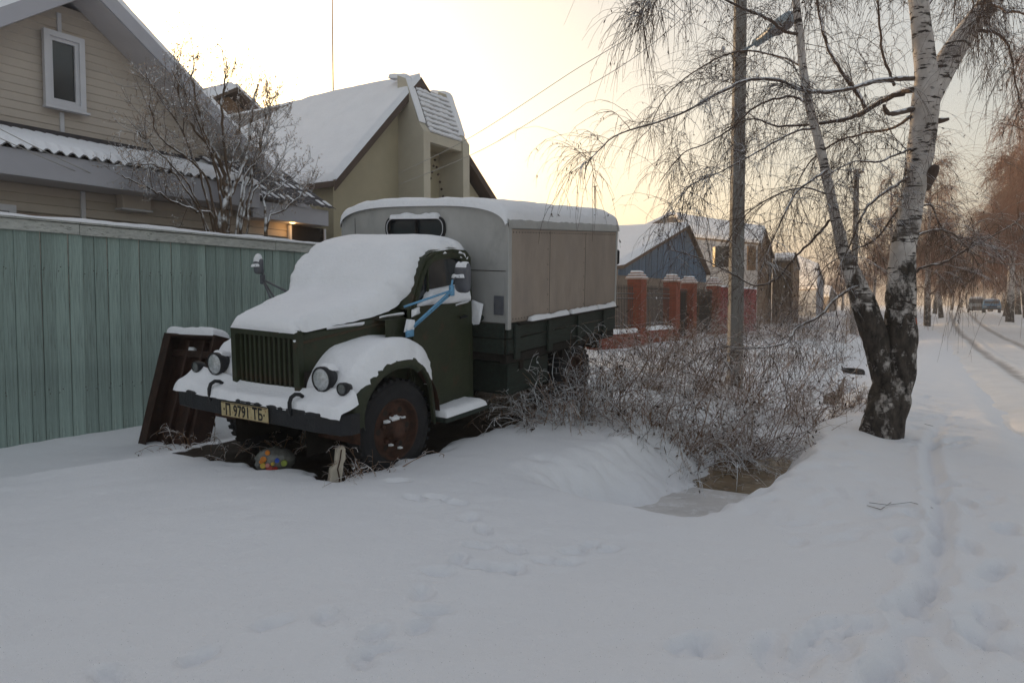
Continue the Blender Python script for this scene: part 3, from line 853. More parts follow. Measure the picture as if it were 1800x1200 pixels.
    for y0, y1, z in ((-.22, -.13, 1.375), (.20, .34, 1.37), (.36, .42, 1.38), (.385, .41, 1.30)):
        q = snow_quad((.733, y0, z), (.733, y1, z + .008), (.733, y1, z + .028), (.733, y0, z + .02), .02, .012, 8, 5, .3, .04, 5, (1, 0, .4)); mb.add(q.v, q.f)
    build_split(mb, 'grille_snow', SNOWR, T, True)

    # ---- front wings
    prof = [(.67, .60), (.675, .70), (.655, .80), (.60, .91), (.50, 1.02), (.37, 1.11), (.20, 1.175), (.02, 1.19), (-.16, 1.165), (-.30, 1.08), (-.41, .95), (-.475, .80), (-.51, .62), (-.53, .44)]
    pf = []
    for i in range(len(prof) - 1):
        for k in range(4):
            t = k / 4; a = np.array(prof[max(i - 1, 0)]); b = np.array(prof[i]); c = np.array(prof[i + 1]); d = np.array(prof[min(i + 2, len(prof) - 1)])
            pf.append(.5 * ((2 * b) + (-a + c) * t + (2 * a - 5 * b + 4 * c - d) * t * t + (-a + 3 * b - 3 * c + d) * t ** 3))
    pf.append(np.array(prof[-1])); pf = np.array(pf)
    tg = np.gradient(pf, axis=0); nrm = np.stack([tg[:, 1], -tg[:, 0]], 1); nrm /= np.linalg.norm(nrm, axis=1, keepdims=True)
    # outward normals point away from the wheel
    flip = ((pf - np.array([0, .46])) * nrm).sum(1) < 0; nrm[flip] *= -1
    arch_c = np.array([0.0, .50])
    def wing(s):
        rows = []
        for p, n in zip(pf, nrm):
            row = []
            inner = np.interp(p[0], [-.5, .1, .8], [.70, .52, .40])
            for y, d in ((inner, -.015), (.62, 0), (.80, 0), (.90, -.010), (.955, -.035), (.985, -.075), (.99, -.12)):
                q = p + n * d; row.append((q[0], s * y, q[1]))
            # flat band round the wheel opening
            v = p - arch_c; L = np.linalg.norm(v); rad = min(L - .14, .60); rad = max(rad, .52) if L > .66 else L - .10
            q = arch_c + v / L * rad
            row.append((q[0], s * .992, q[1])); row.append((q[0] - v[0] / L * .02, s * .965, q[1] - v[1] / L * .02))
            rows.append(row)
        w = P(MB().grid(rows), 'front_wing', GREEN, True)
        # inner wheel arch
        rows = []
        for a in np.linspace(R(-5), R(190), 18):
            rows.append([(.56 * math.cos(a), s * y, .50 + .56 * math.sin(a)) for y in (.45, .955)])
        P(MB().grid(rows), 'wheel_arch_liner', RUST, True)
        P(MB().grid([[(x, s * .46, z) for z in (.3, 1.05)] for x in (-.5, .7)]), 'splash_panel', CHASSIS)
        # snow lying on the wing
        rows = []
        M_ = 13
        n0, n1 = 9, len(pf) - 8
        for i in range(n0, n1):
            p, n = pf[i], nrm[i]; row = []
            f = (i - n0) / (n1 - 1 - n0); e = min(1, min(f / .10, (1 - f) / .22)); e = math.sqrt(max(0, 1 - (1 - e) ** 2))
            up = max(0, n[1]); th = (.035 + .065 * up) * e
            inner = np.interp(p[0], [-.5, .1, .8], [.71, .53, .41]); outer = .992 - .05 * (1 - up) + .010 * float(vnoise(f * 3, s, .12, 31)) + .008 * float(vnoise(f * 3, s, .03, 32))
            for k in range(M_):
                q = k / (M_ - 1); y = inner + (outer - inner) * q
                prof_y = math.sqrt(max(0, 1 - max(0, (q - .72) / .28) ** 2.5)) if q > .72 else 1 + .15 * (1 - q / .72) ** 2
                drop = -.09 * max(0, (q - .75) / .25) ** 2
                nz = 1 + .18 * float(vnoise(p[0] + 3, y + p[1] * 2 * s, .18, 33))
                h = th * prof_y * nz + drop + .012
                if f <= 0 or f >= 1: h = -.01 + drop
                row.append((p[0] + n[0] * h, s * y, p[1] + n[1] * h))
            rows.append(row)
        P(MB().grid(rows), 'wing_snow', SNOW, True)
    wing(1); wing(-1)

    # valance between the wings, below the grille, and the snow on it
    rows = []
    for y in np.linspace(-1.02, 1.02, 25):
        rows.append([(.72, y, .74), (.82, y, .765), (.895, y, .77)])
    P(MB().grid(rows), 'front_apron', GREEN, True)
    rows = []
    Y = cosp(70, .3) * 2.16 - 1.08
    for j, y in enumerate(Y):
        row = []; e = min(1, (1.085 - abs(y)) / .07); e = math.sqrt(max(0, 1 - (1 - e) ** 2))
        x1 = .905 + .014 * float(vnoise(y, 0, .05, 41)) + .02 * float(vnoise(y, 0, .2, 42))
        hh = (.058 + .02 * abs(y) ** 2) * (1 + .22 * float(vnoise(y, 3, .22, 43)))
        back = .06 + .05 * float(sst(.35, .75, abs(y)))
        for k in range(12):
            q = k / 11; x = .70 + (x1 - .70) * q
            h = (hh + back * (1 - q) ** 2.2) * (math.sqrt(max(0, 1 - max(0, (q - .7) / .3) ** 2.2)))
            row.append((x, y, .775 + h * e - (.02 if k == 11 else 0)))
        rows.append(row)
    P(MB().grid(rows), 'apron_snow', SNOW, True)

    # ---- bumper
    ys = [-1.09, -1.04, -.8, 0, .8, 1.04, 1.09]; dx = [-.10, -.03, 0, 0, 0, -.03, -.10]
    rows = [[(.80 + d, y, .775), (.895 + d, y, .775), (.905 + d, y, .765), (.905 + d, y, .62), (.895 + d, y, .61), (.80 + d, y, .61)] for y, d in zip(ys, dx)]
    mb = MB().grid(rows, False, True); n = len(mb.v); mb.f.append(tuple(range(6))); mb.f.append(tuple(range(n - 6, n)))
    P(mb, 'bumper', BLACKP)
    for y in (-.53, .51):
        pts = []
        for k in range(11):
            a = R(-100 + 215 * k / 10)
            pts.append((.86 + .055 * math.sin(a) * .9, y + .012 * k / 10, .84 - .06 * math.cos(a) + .005 * k))
        pts = [(.90, y, .72), (.915, y, .78), (.915, y, .83), (.90, y + .005, .872), (.86, y + .01, .892), (.82, y + .02, .885), (.795, y + .03, .862)]
        P(MB().tube(pts, .017, 8), 'tow_hook', BLACKP, True)
    # number plate with its lettering
    pm = MB().bbox(-.006, .006, -.305, .305, -.066, .066, .004)
    pmx = Matrix.Translation((.917, -.06, .675)) @ Matrix.Rotation(R(1.0), 4, 'X')
    pl = P(pm.xf(pmx), 'number_plate', PLATEM)
    pl['label'] = 'rusty yellowish number plate'
    def text(body, size, loc, name):
        cu = bpy.data.curves.new('txt', 'FONT'); cu.body = body; cu.size = size; cu.align_x = 'CENTER'; cu.align_y = 'CENTER'; cu.extrude = .0012; cu.space_character = 1.04; cu.offset = .0022
        ob = bpy.data.objects.new('txt', cu); COL.objects.link(ob)
        me_ = bpy.data.meshes.new_from_object(ob.evaluated_get(bpy.context.evaluated_depsgraph_get()))
        bpy.data.objects.remove(ob)
        ext = max(abs(v.co.x) for v in me_.vertices)
        k = .27 / ext
        q = MB(); q.add([tuple(pmx @ Vector((.0078 + v.co.z, v.co.x * k, v.co.y * 1.12 + loc))) for v in me_.vertices], [tuple(p.vertices) for p in me_.polygons])
        q.build(name, INK, pl)
    text('·П 9791 ТБ·', .125, -.004, 'plate_lettering')
    mb = MB()
    for y0, y1 in ((-.30, .30),):
        for z0, z1 in ((-.064, -.058), (.058, .064)): mb.box(.0062, .0072, y0, y1, z0, z1)
    build_split(mb.xf(pmx), 'plate_border', RUST, pl)

    # ---- lamps
    for s in (-1, 1):
        c = Vector((.715, s * .69, 1.015))
        mb = MB().lathe([(.001, -.15), (.05, -.135), (.085, -.09), (.104, -.03), (.108, 0), (.108, .018), (.095, .022)], 28, 'x', c)
        mb.bbox(c.x - .09, c.x - .02, c.y - .03, c.y + .03, c.z - .20, c.z - .08)
        h = P(mb, 'headlight', BLACKP, True)
        MB().lathe([(.096, .012), (.085, .024), (.06, .036), (.03, .043), (.001, .045)], 28, 'x', c).build('lens', LENS, h, True)
        q = snow_quad(c + Vector((-.14, -.06, .07)), c + Vector((-.02, -.065, .088)), c + Vector((-.02, .065, .088)), c + Vector((-.14, .06, .07)), .04, .04, 12, 12, .2, .08, 6)
        q.build('lamp_snow', SNOW, h, True)
        c = Vector((.745, s * .945, .965))
        mb = MB().lathe([(.001, -.10), (.03, -.09), (.05, -.04), (.055, 0), (.055, .012), (.046, .016)], 20, 'x', c).bbox(c.x - .05, c.x, c.y - .015, c.y + .015, c.z - .15, c.z - .04, .004)
        h = P(mb, 'marker_lamp', BLACKP, True)
        MB().lathe([(.047, .008), (.03, .018), (.001, .022)], 20, 'x', c).build('lens', LENSD, h, True)

    # ---- cab
    side_ol = [(-.28, .52), (-.28, 1.53), (-.36, 1.66), (-.46, 1.86), (-.56, 2.00), (-.70, 2.06), (-1.0, 2.085), (-1.24, 2.07), (-1.32, 2.0), (-1.335, .52)]
    win = [(-.37, 1.555), (-.47, 1.75), (-.56, 1.90), (-.66, 1.965), (-.80, 1.99), (-1.05, 1.995), (-1.13, 1.975), (-1.175, 1.92), (-1.185, 1.70), (-1.185, 1.555)]
    for s in (1, -1):
        tilt = lambda a, b, h, s=s: (a, s * (.80 - .07 * max(0, b - 1.55) ** 1.2 + h), b)
        P(plate([side_ol, win], .03, tilt), 'cab_side', GREEN)
        do = [(-.315, .60), (-.315, 1.515), (-.38, 1.665), (-.475, 1.85), (-.575, 1.975), (-.70, 2.03), (-1.0, 2.05), (-1.17, 2.035), (-1.235, 1.97), (-1.245, .60)]
        dr = P(plate([do, win], .02, lambda a, b, h, s=s: (a, s * (.82 - .07 * max(0, b - 1.55) ** 1.2 + h), b)), 'door', GREEN)
        P(plate([[(a, b) for a, b in win]], .006, lambda a, b, h, s=s: (a, s * (.782 - .07 * max(0, b - 1.55) ** 1.2 + h), b)), 'door_window', GLASSD)
        mb = MB().tube([(-.585, s * .80, 1.56), (-.60, s * .78, 1.94)], .012, 6); mb.build('window_divider', GREEN, dr)
        mb = MB().tube([(-1.14, s * .83, 1.40), (-1.14, s * .865, 1.40), (-1.02, s * .87, 1.395)], .012, 6); mb.build('door_handle', BLACKP, dr)
        for z in (1.40, .85):
            MB().lathe([(.014, -.04), (.014, .04)], 8, 'z', (-.31, s * .835, z)).build('hinge', GREEN, dr)
    # roof, windscreen and back wall
    rows = []
    path = [(-.28, 1.53), (-.36, 1.66), (-.46, 1.86), (-.56, 2.00), (-.70, 2.07), (-1.0, 2.10), (-1.24, 2.08), (-1.33, 2.0), (-1.345, 1.4), (-1.345, .52)]
    for x, z in path:
        rows.append([(x + .03 * (1 - (y / .8) ** 2) * (1 if x > -.6 else 0), y, z + (.035 * (1 - (y / .8) ** 2) if z > 1.9 else 0)) for y in np.linspace(-.80 + .07 * max(0, z - 1.55), .80 - .07 * max(0, z - 1.55), 11)])
    P(MB().grid(rows), 'cab_roof', GREEN, True)
    P(MB().grid([[(.0, y, z), (-.29, y * 1.02, z)] for y, z in ((-.76, .55), (-.76, 1.45), (.76, 1.45), (.76, .55))]), 'cowl', GREEN)
    P(MB().box(-1.32, -.30, -.78, .78, .50, .56), 'cab_floor', CHASSIS)
    mb = MB().bbox(-1.25, -.75, -.6, .6, .95, 1.1, .03).bbox(-1.31, -1.2, -.6, .6, 1.1, 1.55, .03)
    build_split(mb, 'seat', CHASSIS, T)
    st = MB().tube([(-.58 + .19 * math.cos(a) * .3, .35 + .19 * math.sin(a), 1.42 + .19 * math.cos(a)) for a in np.linspace(0, 2 * math.pi, 25)], .012, 6, False)
    P(st, 'steering_wheel', CHASSIS)

    # ---- the blanket of snow on bonnet, windscreen and roof
    C = np.array([(.742, 1.375), (.74, 1.42), (.70, 1.45), (.55, 1.475), (.30, 1.51), (.05, 1.545), (-.15, 1.59), (-.27, 1.67), (-.36, 1.79), (-.45, 1.93), (-.55, 2.04), (-.70, 2.105), (-.90, 2.135), (-1.12, 2.13), (-1.28, 2.095), (-1.345, 2.05), (-1.35, 1.98)])
    HWs = np.array([.40, .415, .425, .455, .52, .59, .66, .72, .755, .755, .75, .765, .78, .78, .775, .76, .75])
    TH = np.array([.0, .025, .05, .07, .08, .095, .13, .175, .175, .135, .105, .09, .085, .085, .07, .035, .0])
    tt = np.linspace(0, len(C) - 1, 90)
    k = np.arange(len(C))
    cx = np.interp(tt, k, C[:, 0]); cz = np.interp(tt, k, C[:, 1]); hwv = np.interp(tt, k, HWs); thv = np.interp(tt, k, TH)
    ker = np.exp(-np.linspace(-2, 2, 9) ** 2); ker /= ker.sum()
    sm = lambda a: np.convolve(np.pad(a, 4, 'edge'), ker, 'valid')
    cx, cz, hwv, thv = sm(cx), sm(cz), sm(hwv), sm(thv)
    tx_ = np.gradient(cx); tz_ = np.gradient(cz); ln = np.hypot(tx_, tz_); nx_, nz_ = tz_ / ln * -1, tx_ / ln * 1
    fl = np.where(nz_ < -.2, -1, 1); nx_, nz_ = -nx_ * -fl, nz_ * fl
    nx_ = np.where(np.arange(90) >= 0, -tz_ / ln, 0); nz_ = tx_ / ln
    nx_, nz_ = -nx_, -nz_
    rows = []
    et = cosp(41, .6) * 2 - 1
    for i in range(90):
        row = []
        for q in et:
            sgn = 1 if q > 0 else -1
            wv = .018 * float(vnoise(tt[i], sgn * 2, .8, 51)) + .012 * float(vnoise(tt[i], sgn * 2, .2, 52)) + .008 * float(vnoise(tt[i], sgn, .07, 55))
            hw_ = hwv[i] + wv + .01; aq = abs(q)
            y = q * hw_
            edge = math.sqrt(max(0, 1 - max(0, (aq - .80) / .20) ** 2.3)) if aq > .8 else 1
            crown = -.035 * aq ** 3 - (.055 * max(0, (aq - .84) / .16) ** 1.5)
            if cz[i] > 1.95: crown -= .05 * max(0, (aq - .7) / .3) ** 1.6
            nz = 1 + .13 * float(vnoise(cx[i] * 1 + cz[i], y, .30, 53)) + .04 * float(vnoise(cx[i] + cz[i], y, .09, 54))
            h = thv[i] * edge * nz + crown * min(1, thv[i] / .06) + .012
            row.append((cx[i] + nx_[i] * h, y, cz[i] + nz_[i] * h))
        rows.append(row)
    P(MB().grid(rows), 'bonnet_and_roof_snow', SNOW, True)
    # snow caught on the window sill of the near door, and crumbs below it
    q = snow_quad((-.36, .815, 1.545), (-1.20, .835, 1.545), (-1.20, .80, 1.74), (-.62, .79, 1.70), .055, .05, 26, 12, .35, .12, 8, (0, 1, .15), .02)
    P(q, 'window_snow', SNOWR, True)
    mb = MB()
    for x0, x1, z0, z1, y in ((.45, .12, 1.395, 1.425, .55), (-.05, -.28, 1.46, 1.49, .70), (-.30, -.40, 1.46, 1.54, .80), (-1.0, -1.19, 1.515, 1.545, .832)):
        yy = lambda x: float(np.interp(x, [-.30, .1, .68], [.735, .60, .415])) + .012 if x > -.3 else .835
        q = snow_quad((x0, yy(x0), z0), (x1, yy(x1), z0 + .015), (x1, yy(x1), z1 + .015), (x0, yy(x0), z1 - .01), .028, .02, 22, 6, .6, .06, 9, (0, 1, .3), .012); mb.add(q.v, q.f)
    build_split(mb, 'snow_crumb', SNOWR, T, True)
    q = snow_quad((-1.35, .72, 1.28), (-1.35, .88, 1.30), (-1.42, .88, 1.50), (-1.36, .74, 1.55), .10, .06, 12, 12, .3, .1, 10, (.3, .5, .3))
    P(q, 'filler_snow', SNOWR, True)
    P(MB().tube([(-1.40, .70, 1.25), (-1.40, .86, 1.38)], .05, 10), 'filler_neck', GREEND)

    # ---- running boards
    for s in (1, -1):
        P(MB().bbox(-1.27, -.50, s * .90 - .17, s * .90 + .17, .43, .475, .008), 'running_board', GREEND)
        q = snow_quad((-.53, s * .74, .475), (-1.24, s * .74, .475), (-1.24, s * 1.06, .475), (-.53, s * 1.06, .475), .065, .07, 26, 16, .2, .2, 12)
        P(q, 'running_board_snow', SNOW, True)

    # ---- mirrors on blue painted arms
    for s in (1, -1):
        base_lo = Vector((-.25, s * .83, 1.33)); base_hi = Vector((-.22, s * .80, 1.56)); joint = Vector((-.62, s * 1.05, 1.70))
        if s < 0: joint = Vector((-.30, -1.22, 1.74)); base_lo = Vector((-.20, -.82, 1.36)); base_hi = Vector((-.28, -.80, 1.62))
        mb = MB().tube([base_lo + Vector((.03, 0, 0)), joint], .011, 7).tube([base_lo + Vector((-.05, 0, .02)), joint + Vector((-.02, 0, -.02))], .010, 7)
        mb.tube([base_hi, joint], .011, 7); mb.bbox(base_lo.x - .05, base_lo.x + .05, min(s * .825, s * .855), max(s * .825, s * .855), base_lo.z - .05, base_lo.z + .03, .005)
        mb.bbox(joint.x - .03, joint.x + .02, joint.y - .02, joint.y + .02, joint.z - .05, joint.z + .05, .006)
        mb.tube([joint + Vector((-.0, 0, .03)), joint + Vector((-.02, 0, .10))], .010, 7)
        ar = P(mb, 'mirror_arm', BLUEP if s > 0 else MIRRORB, True)
        c = joint + (Vector((-.16, .02, .12)) if s > 0 else Vector((.02, -.02, .14)))
        mh, mw, mr_ = (.15, .088, .06) if s > 0 else (.085, .06, .03)
        rows = []
        for i in range(9):
            a = i / 8 * math.pi / 2
            sc = math.sin(a) ** .6 if i else .02
            rows.append([(c.x + .045 * math.cos(a), c.y + (p - 0) * sc, c.z + (r_) * sc) for p, r_ in rrect(-mw, mw, -mh, mh, mr_, 4)])
        rows.append([(c.x - .01, c.y + p, c.z + r_) for p, r_ in rrect(-mw, mw, -mh, mh, mr_, 4)])
        mi = P(MB().grid(rows, False, True), 'mirror', MIRRORB, True)
        MB().grid([[(c.x - .008, c.y + p * k_, c.z + r_ * k_) for p, r_ in rrect(-mw + .004, mw - .004, -mh + .004, mh - .004, mr_, 4)] for k_ in (.02, 1)], False, True).build('glass', LENSD, mi)
        MB().tube([joint + Vector((-.02, 0, .10)), c + Vector((.03, -s * .05, 0)), c + Vector((.05, 0, .01))], .009, 6).build('stem', MIRRORB, mi)
        q = snow_quad((c.x - .01, c.y - mw * .8, c.z + mh * .9), (c.x + .04, c.y - mw * .7, c.z + mh * .72), (c.x + .04, c.y + mw * .7, c.z + mh * .72), (c.x - .01, c.y + mw * .8, c.z + mh * .9), .028 if s > 0 else .06, .03, 8, 12, .3, .06, 13); q.build('mirror_snow', SNOWR, mi, True)
        q = snow_quad((c.x + .03, c.y - .09 * (s > 0) - .03, c.z + .005), (c.x + .055, c.y - .07, c.z + .005), (c.x + .055, c.y + .05, c.z + .01), (c.x + .03, c.y + .05, c.z + .01), .022, .02, 6, 12, .4, .05, 14); q.build('stem_snow', SNOWR, mi, True)
        q = snow_quad((base_lo.x - .06, s * .83, base_lo.z), (base_lo.x + .06, s * .83, base_lo.z), (base_lo.x + .03, s * .84, base_lo.z + .12), (base_lo.x - .05, s * .84, base_lo.z + .11), .035, .03, 10, 8, .4, .05, 15, (0, s, .2)); q.build('arm_snow', SNOWR, ar, True)

    # ---- load bed: boards, brackets, box underneath
    x0, x1 = -1.47, -4.24
    for s in (1, -1):
        for k in range(2):
            P(MB().bbox(x1, x0, min(s * 1.13, s * 1.165), max(s * 1.13, s * 1.165), .985 + k * .165, 1.14 + k * .165, .006), 'bed_board', GREEND)
        for x in (-1.62, -2.35, -3.1, -3.85):
            P(MB().bbox(x - .05, x + .05, min(s * 1.166, s * 1.20), max(s * 1.166, s * 1.20), .92, 1.30, .006), 'bed_bracket', GREEND)
        P(MB().bbox(x1, x0, min(s * 1.06, s * 1.15), max(s * 1.06, s * 1.15), .88, .98, .008), 'bed_sill', CHASSIS)
    for k in range(2):
        P(MB().bbox(-1.475, -1.44, -1.12, 1.12, .985 + k * .165, 1.14 + k * .165, .006), 'bed_board', GREEND)
    P(MB().box(x1, x0, -1.1, 1.1, .90, .984), 'bed_floor', CHASSIS)
    P(MB().bbox(-2.55, -1.65, .55, 1.06, .50, .86, .015), 'tool_locker', GREEND)
    P(MB().bbox(-2.55, -1.65, -1.06, -.55, .50, .86, .015), 'fuel_tank', GREEND)
    for x in (-1.9, -2.9, -3.9): P(MB().bbox(x - .04, x + .04, -1.08, 1.08, .76, .88, .005), 'bed_bearer', CHASSIS)
    mb = MB()
    for xa, xb in ((-1.85, -2.75), (-2.82, -3.55), (-3.58, -4.12)):
        q = snow_quad((xa, 1.168, 1.312), (xb, 1.168, 1.312), (xb, 1.235, 1.305), (xa, 1.235, 1.305), .055, .04, 30, 8, .4, .25, 16); mb.add(q.v, q.f)
    build_split(mb, 'bed_edge_snow', SNOWR, T, True)
    P(MB().bbox(-4.2, -1.6, 1.166, 1.236, 1.285, 1.309, .004), 'bed_rail', CHASSIS)

    # ---- the box body
    zb, zs, zc, hwb = 1.315, 2.30, 2.56, 1.165
    def arch(n=29, grow=0.0):
        pts = []
        for k in range(n):
            a = math.pi * (1 - k / (n - 1)); ca, sa = math.cos(a), math.sin(a)
            pts.append((-math.copysign(abs(ca) ** .62, -ca) * (hwb + grow), zs + (zc - zs + grow) * sa ** .75))
        return pts
    ar_ = arch()
    outl = [(-hwb, zb)] + ar_ + [(hwb, zb)]
    wx0, wx1, wz0, wz1 = -.44, .34, 2.20, 2.40
    P(plate([outl, rrect(wx0, wx1, wz0, wz1, .085)], .03, lambda a, b, h: (x0 + h, a, b)), 'box_front_panel', ALU)
    P(MB().grid([[(x0 - .01, a, b) for a in (-.44, .34)] for b in (2.2, 2.4)]), 'front_window_glass', GLASSD)
    gk = P(plate([rrect(wx0 - .03, wx1 + .03, wz0 - .03, wz1 + .03, .11), rrect(wx0 + .012, wx1 - .012, wz0 + .012, wz1 - .012, .075)], .035, lambda a, b, h: (x0 + .022 + h, a, b)), 'window_gasket', RUBBER)
    plate([rrect(wx0 - .008, wx1 + .008, wz0 - .008, wz1 + .008, .09), rrect(wx0 - .001, wx1 + .001, wz0 - .001, wz1 + .001, .085)], .004, lambda a, b, h: (x0 + .042 + h, a, b)).build('gasket_bead', TRIM, gk)
    P(MB().bbox(x0 - .02, x0 + .03, -.055, -.035, 2.2, 2.4, .004), 'window_bar', RUBBER)
    q = snow_quad((x0 + .01, wx0 + .03, wz1 + .018), (x0 + .075, wx0 + .06, wz1 + .015), (x0 + .075, wx1 - .06, wz1 + .015), (x0 + .01, wx1 - .03, wz1 + .018), .045, .04, 8, 30, .3, .15, 17)
    P(q, 'front_window_snow', SNOWR, True)
    P(plate([outl], .03, lambda a, b, h: (x1 + h, a, b)), 'box_rear_panel', ALU)
    # seams on the front panel
    mb = MB().box(x0 + .016, x0 + .019, .40, 1.15, 1.855, 1.862).box(x0 + .016, x0 + .019, -1.15, -.5, 1.855, 1.862).box(x0 + .016, x0 + .018, -.955, -.95, zb + .02, 2.42)
    build_split(mb, 'panel_seam', CHASSIS, T)
    for s in (1, -1):
        P(MB().bbox(x1 + .02, x0 - .03, min(s * 1.14, s * 1.163), max(s * 1.14, s * 1.163), zb, zs - .005, .004), 'box_side_panel', PLY)
        P(MB().bbox(x0 - .045, x0 + .02, min(s * 1.135, s * 1.175), max(s * 1.135, s * 1.175), zb - .07, zs + .02, .005), 'corner_strip', ALU)
        P(MB().bbox(x1 + .02, x0 - .045, min(s * 1.14, s * 1.170), max(s * 1.14, s * 1.170), zs - .004, zs + .016, .004), 'eave_strip', ALU)
        P(MB().bbox(x1 - .01, x1 + .035, min(s * 1.135, s * 1.172), max(s * 1.135, s * 1.172), zb - .03, zs + .02, .005), 'rear_corner_strip', ALU)
        for xs_ in (-2.36, -3.28):
            P(MB().box(xs_ - .003, xs_ + .003, min(s * 1.1632, s * 1.1644), max(s * 1.1632, s * 1.1644), zb + .01, zs - .02), 'board_joint', CHASSIS)
        mb = MB()
        for k in range(44):
            x = x0 - .09 - k * .06
            for z in (zb + .035, zs - .04): mb.lathe([(.006, 1.163 * s), (.006, 1.167 * s), (.001, 1.168 * s)], 5, 'y', (x, 0, z))
        for x in (-2.32, -3.25):
            for z in np.arange(1.4, 2.25, .17): mb.lathe([(.006, 1.163 * s), (.006, 1.166 * s), (.001, 1.166 * s)], 6, 'y', (x + .01 * math.sin(z * 40), 0, float(z)))
        tag(P(mb, 'screws', CHASSIS), kind='stuff')
    P(MB().grid([[(x, a * 1.006, b + .004) for a, b in arch(29, .012)] for x in (x1 - .03, x0 + .03)]), 'box_roof', ALU, True)
    P(MB().bbox(x0 + .018, x0 + .035, 1.00, 1.12, 1.40, 1.60, .006), 'socket_plate', MIRRORB)
    P(MB().bbox(x1 - .05, x1 - .02, 1.05, 1.19, 1.86, 2.06, .02), 'rear_lamp', BLACKP)
    # snow on the box roof
    rows = []
    S_ = cosp(60, .75)
    for i, f in enumerate(S_):
        x = (x0 + .06) + (x1 - .05 - x0 - .06) * f
        row = []; n = 45; e = min(1, min(f, 1 - f) * 2.8 / .09); e = math.sqrt(max(0, 1 - (1 - e) ** 2))
        for k in range(n):
            q = -1 + 2 * k / (n - 1); a = math.pi * (.5 - .5 * q * .93); ca, sa = math.cos(a), math.sin(a)
            y = math.copysign(abs(ca) ** .62, ca) * hwb; z = zs + (zc - zs) * sa ** .75
            th = .058 * max(0, 1 - abs(q) ** 5) ** .5 * (1 + .22 * float(vnoise(x, y, .45, 61)) + .18 * float(vnoise(x, y, .1, 62))) + .02
            if abs(q) > .9: th += .016 * float(vnoise(x, q, .07, 63)) - .012
            h = th * e + (-.02 if e == 0 else 0)
            row.append((x, y * (1 + h * .35), z + h))
        rows.append(row)
    P(MB().grid(rows), 'box_roof_snow', SNOW, True)
    return T
build_truck()

# ================================================================== FENCE AND THINGS IN FRONT OF IT
FENCE_W = 8.98
def build_fence():
    F = street_thing('wooden_fence', 0, FENCE_W, 0, 'tall teal-painted board fence with a flaking white top rail', 'fence')
    rr = random.Random(3)
    u = -0.6; k = 0; meshes = {}
    while u < 13.0:
        wd = rr.choice((0.13, 0.14, 0.145, 0.155)); top = 2.50
        if wd not in meshes: meshes[wd] = None
        c = rr.uniform(.003, .006)
        if meshes[wd] is None:
            o = MB().bbox(0, wd - .006, -.012, .012, -.15, top, .003).build('board', TEAL, F); meshes[wd] = o.data
        else:
            o = bpy.data.objects.new('board', meshes[wd]); COL.objects.link(o); o.parent = F
        o.location = (u, rr.uniform(-.005, .005), 0); o.rotation_euler = (rr.uniform(-.003, .003), rr.uniform(-.004, .004), 0)
        u += wd; k += 1
    for z in (.55, 1.95):
        MB().bbox(-.6, 13, .016, .07, z, z + .10, .005).build('back_rail', WHITEWOOD, F)
    u = -.6; i = 0
    for L in (3.62, 1.78, 2.9, 3.0, 2.9):
        MB().bbox(u, u + L - .006, -.052, -.016, 2.415 + .004 * (i % 2), 2.535 + .004 * (i % 2), .005).build('top_rail', WHITEWOOD, F)
        MB().bbox(u, u + L - .004, -.07, .05, 2.545, 2.572, .005).build('cap_board', WHITEWOOD, F)
        u += L; i += 1
    rows = []
    for t in np.arange(-.6, 13.0, .05):
        n = float(vnoise(t, 0, .5, 71)); n2 = float(vnoise(t, 2, .12, 72)); h = .030 + .014 * n + .006 * n2
        rows.append([(t, -.078 + .005 * n2, 2.565), (t, -.075, 2.575 + h * .55), (t, -.05, 2.575 + h), (t, .02, 2.575 + h), (t, .048, 2.575 + h * .6), (t, .052, 2.565)])
    MB().grid(rows).build('fence_snow', SNOW, F, True)
    rn = np.random.default_rng(8); q = MB(); uu = -.55
    while uu < 6.5:
        for z in (.58, .62, 1.98, 2.02):
            q.lathe([(.007, 0), (.005, -.004), (.001, -.005)], 5, 'y', (uu + rn.uniform(-.03, .03), -.014, z + rn.uniform(-.02, .02)))
        uu += .142
    tag(q.build('nail_heads', RUST, F), kind='stuff')
    for t in np.arange(0.5, 13, 2.4):
        MB().bbox(t, t + .11, .075, .19, -.3, 2.3, .006).build('post', WHITEWOOD, F)
build_fence()

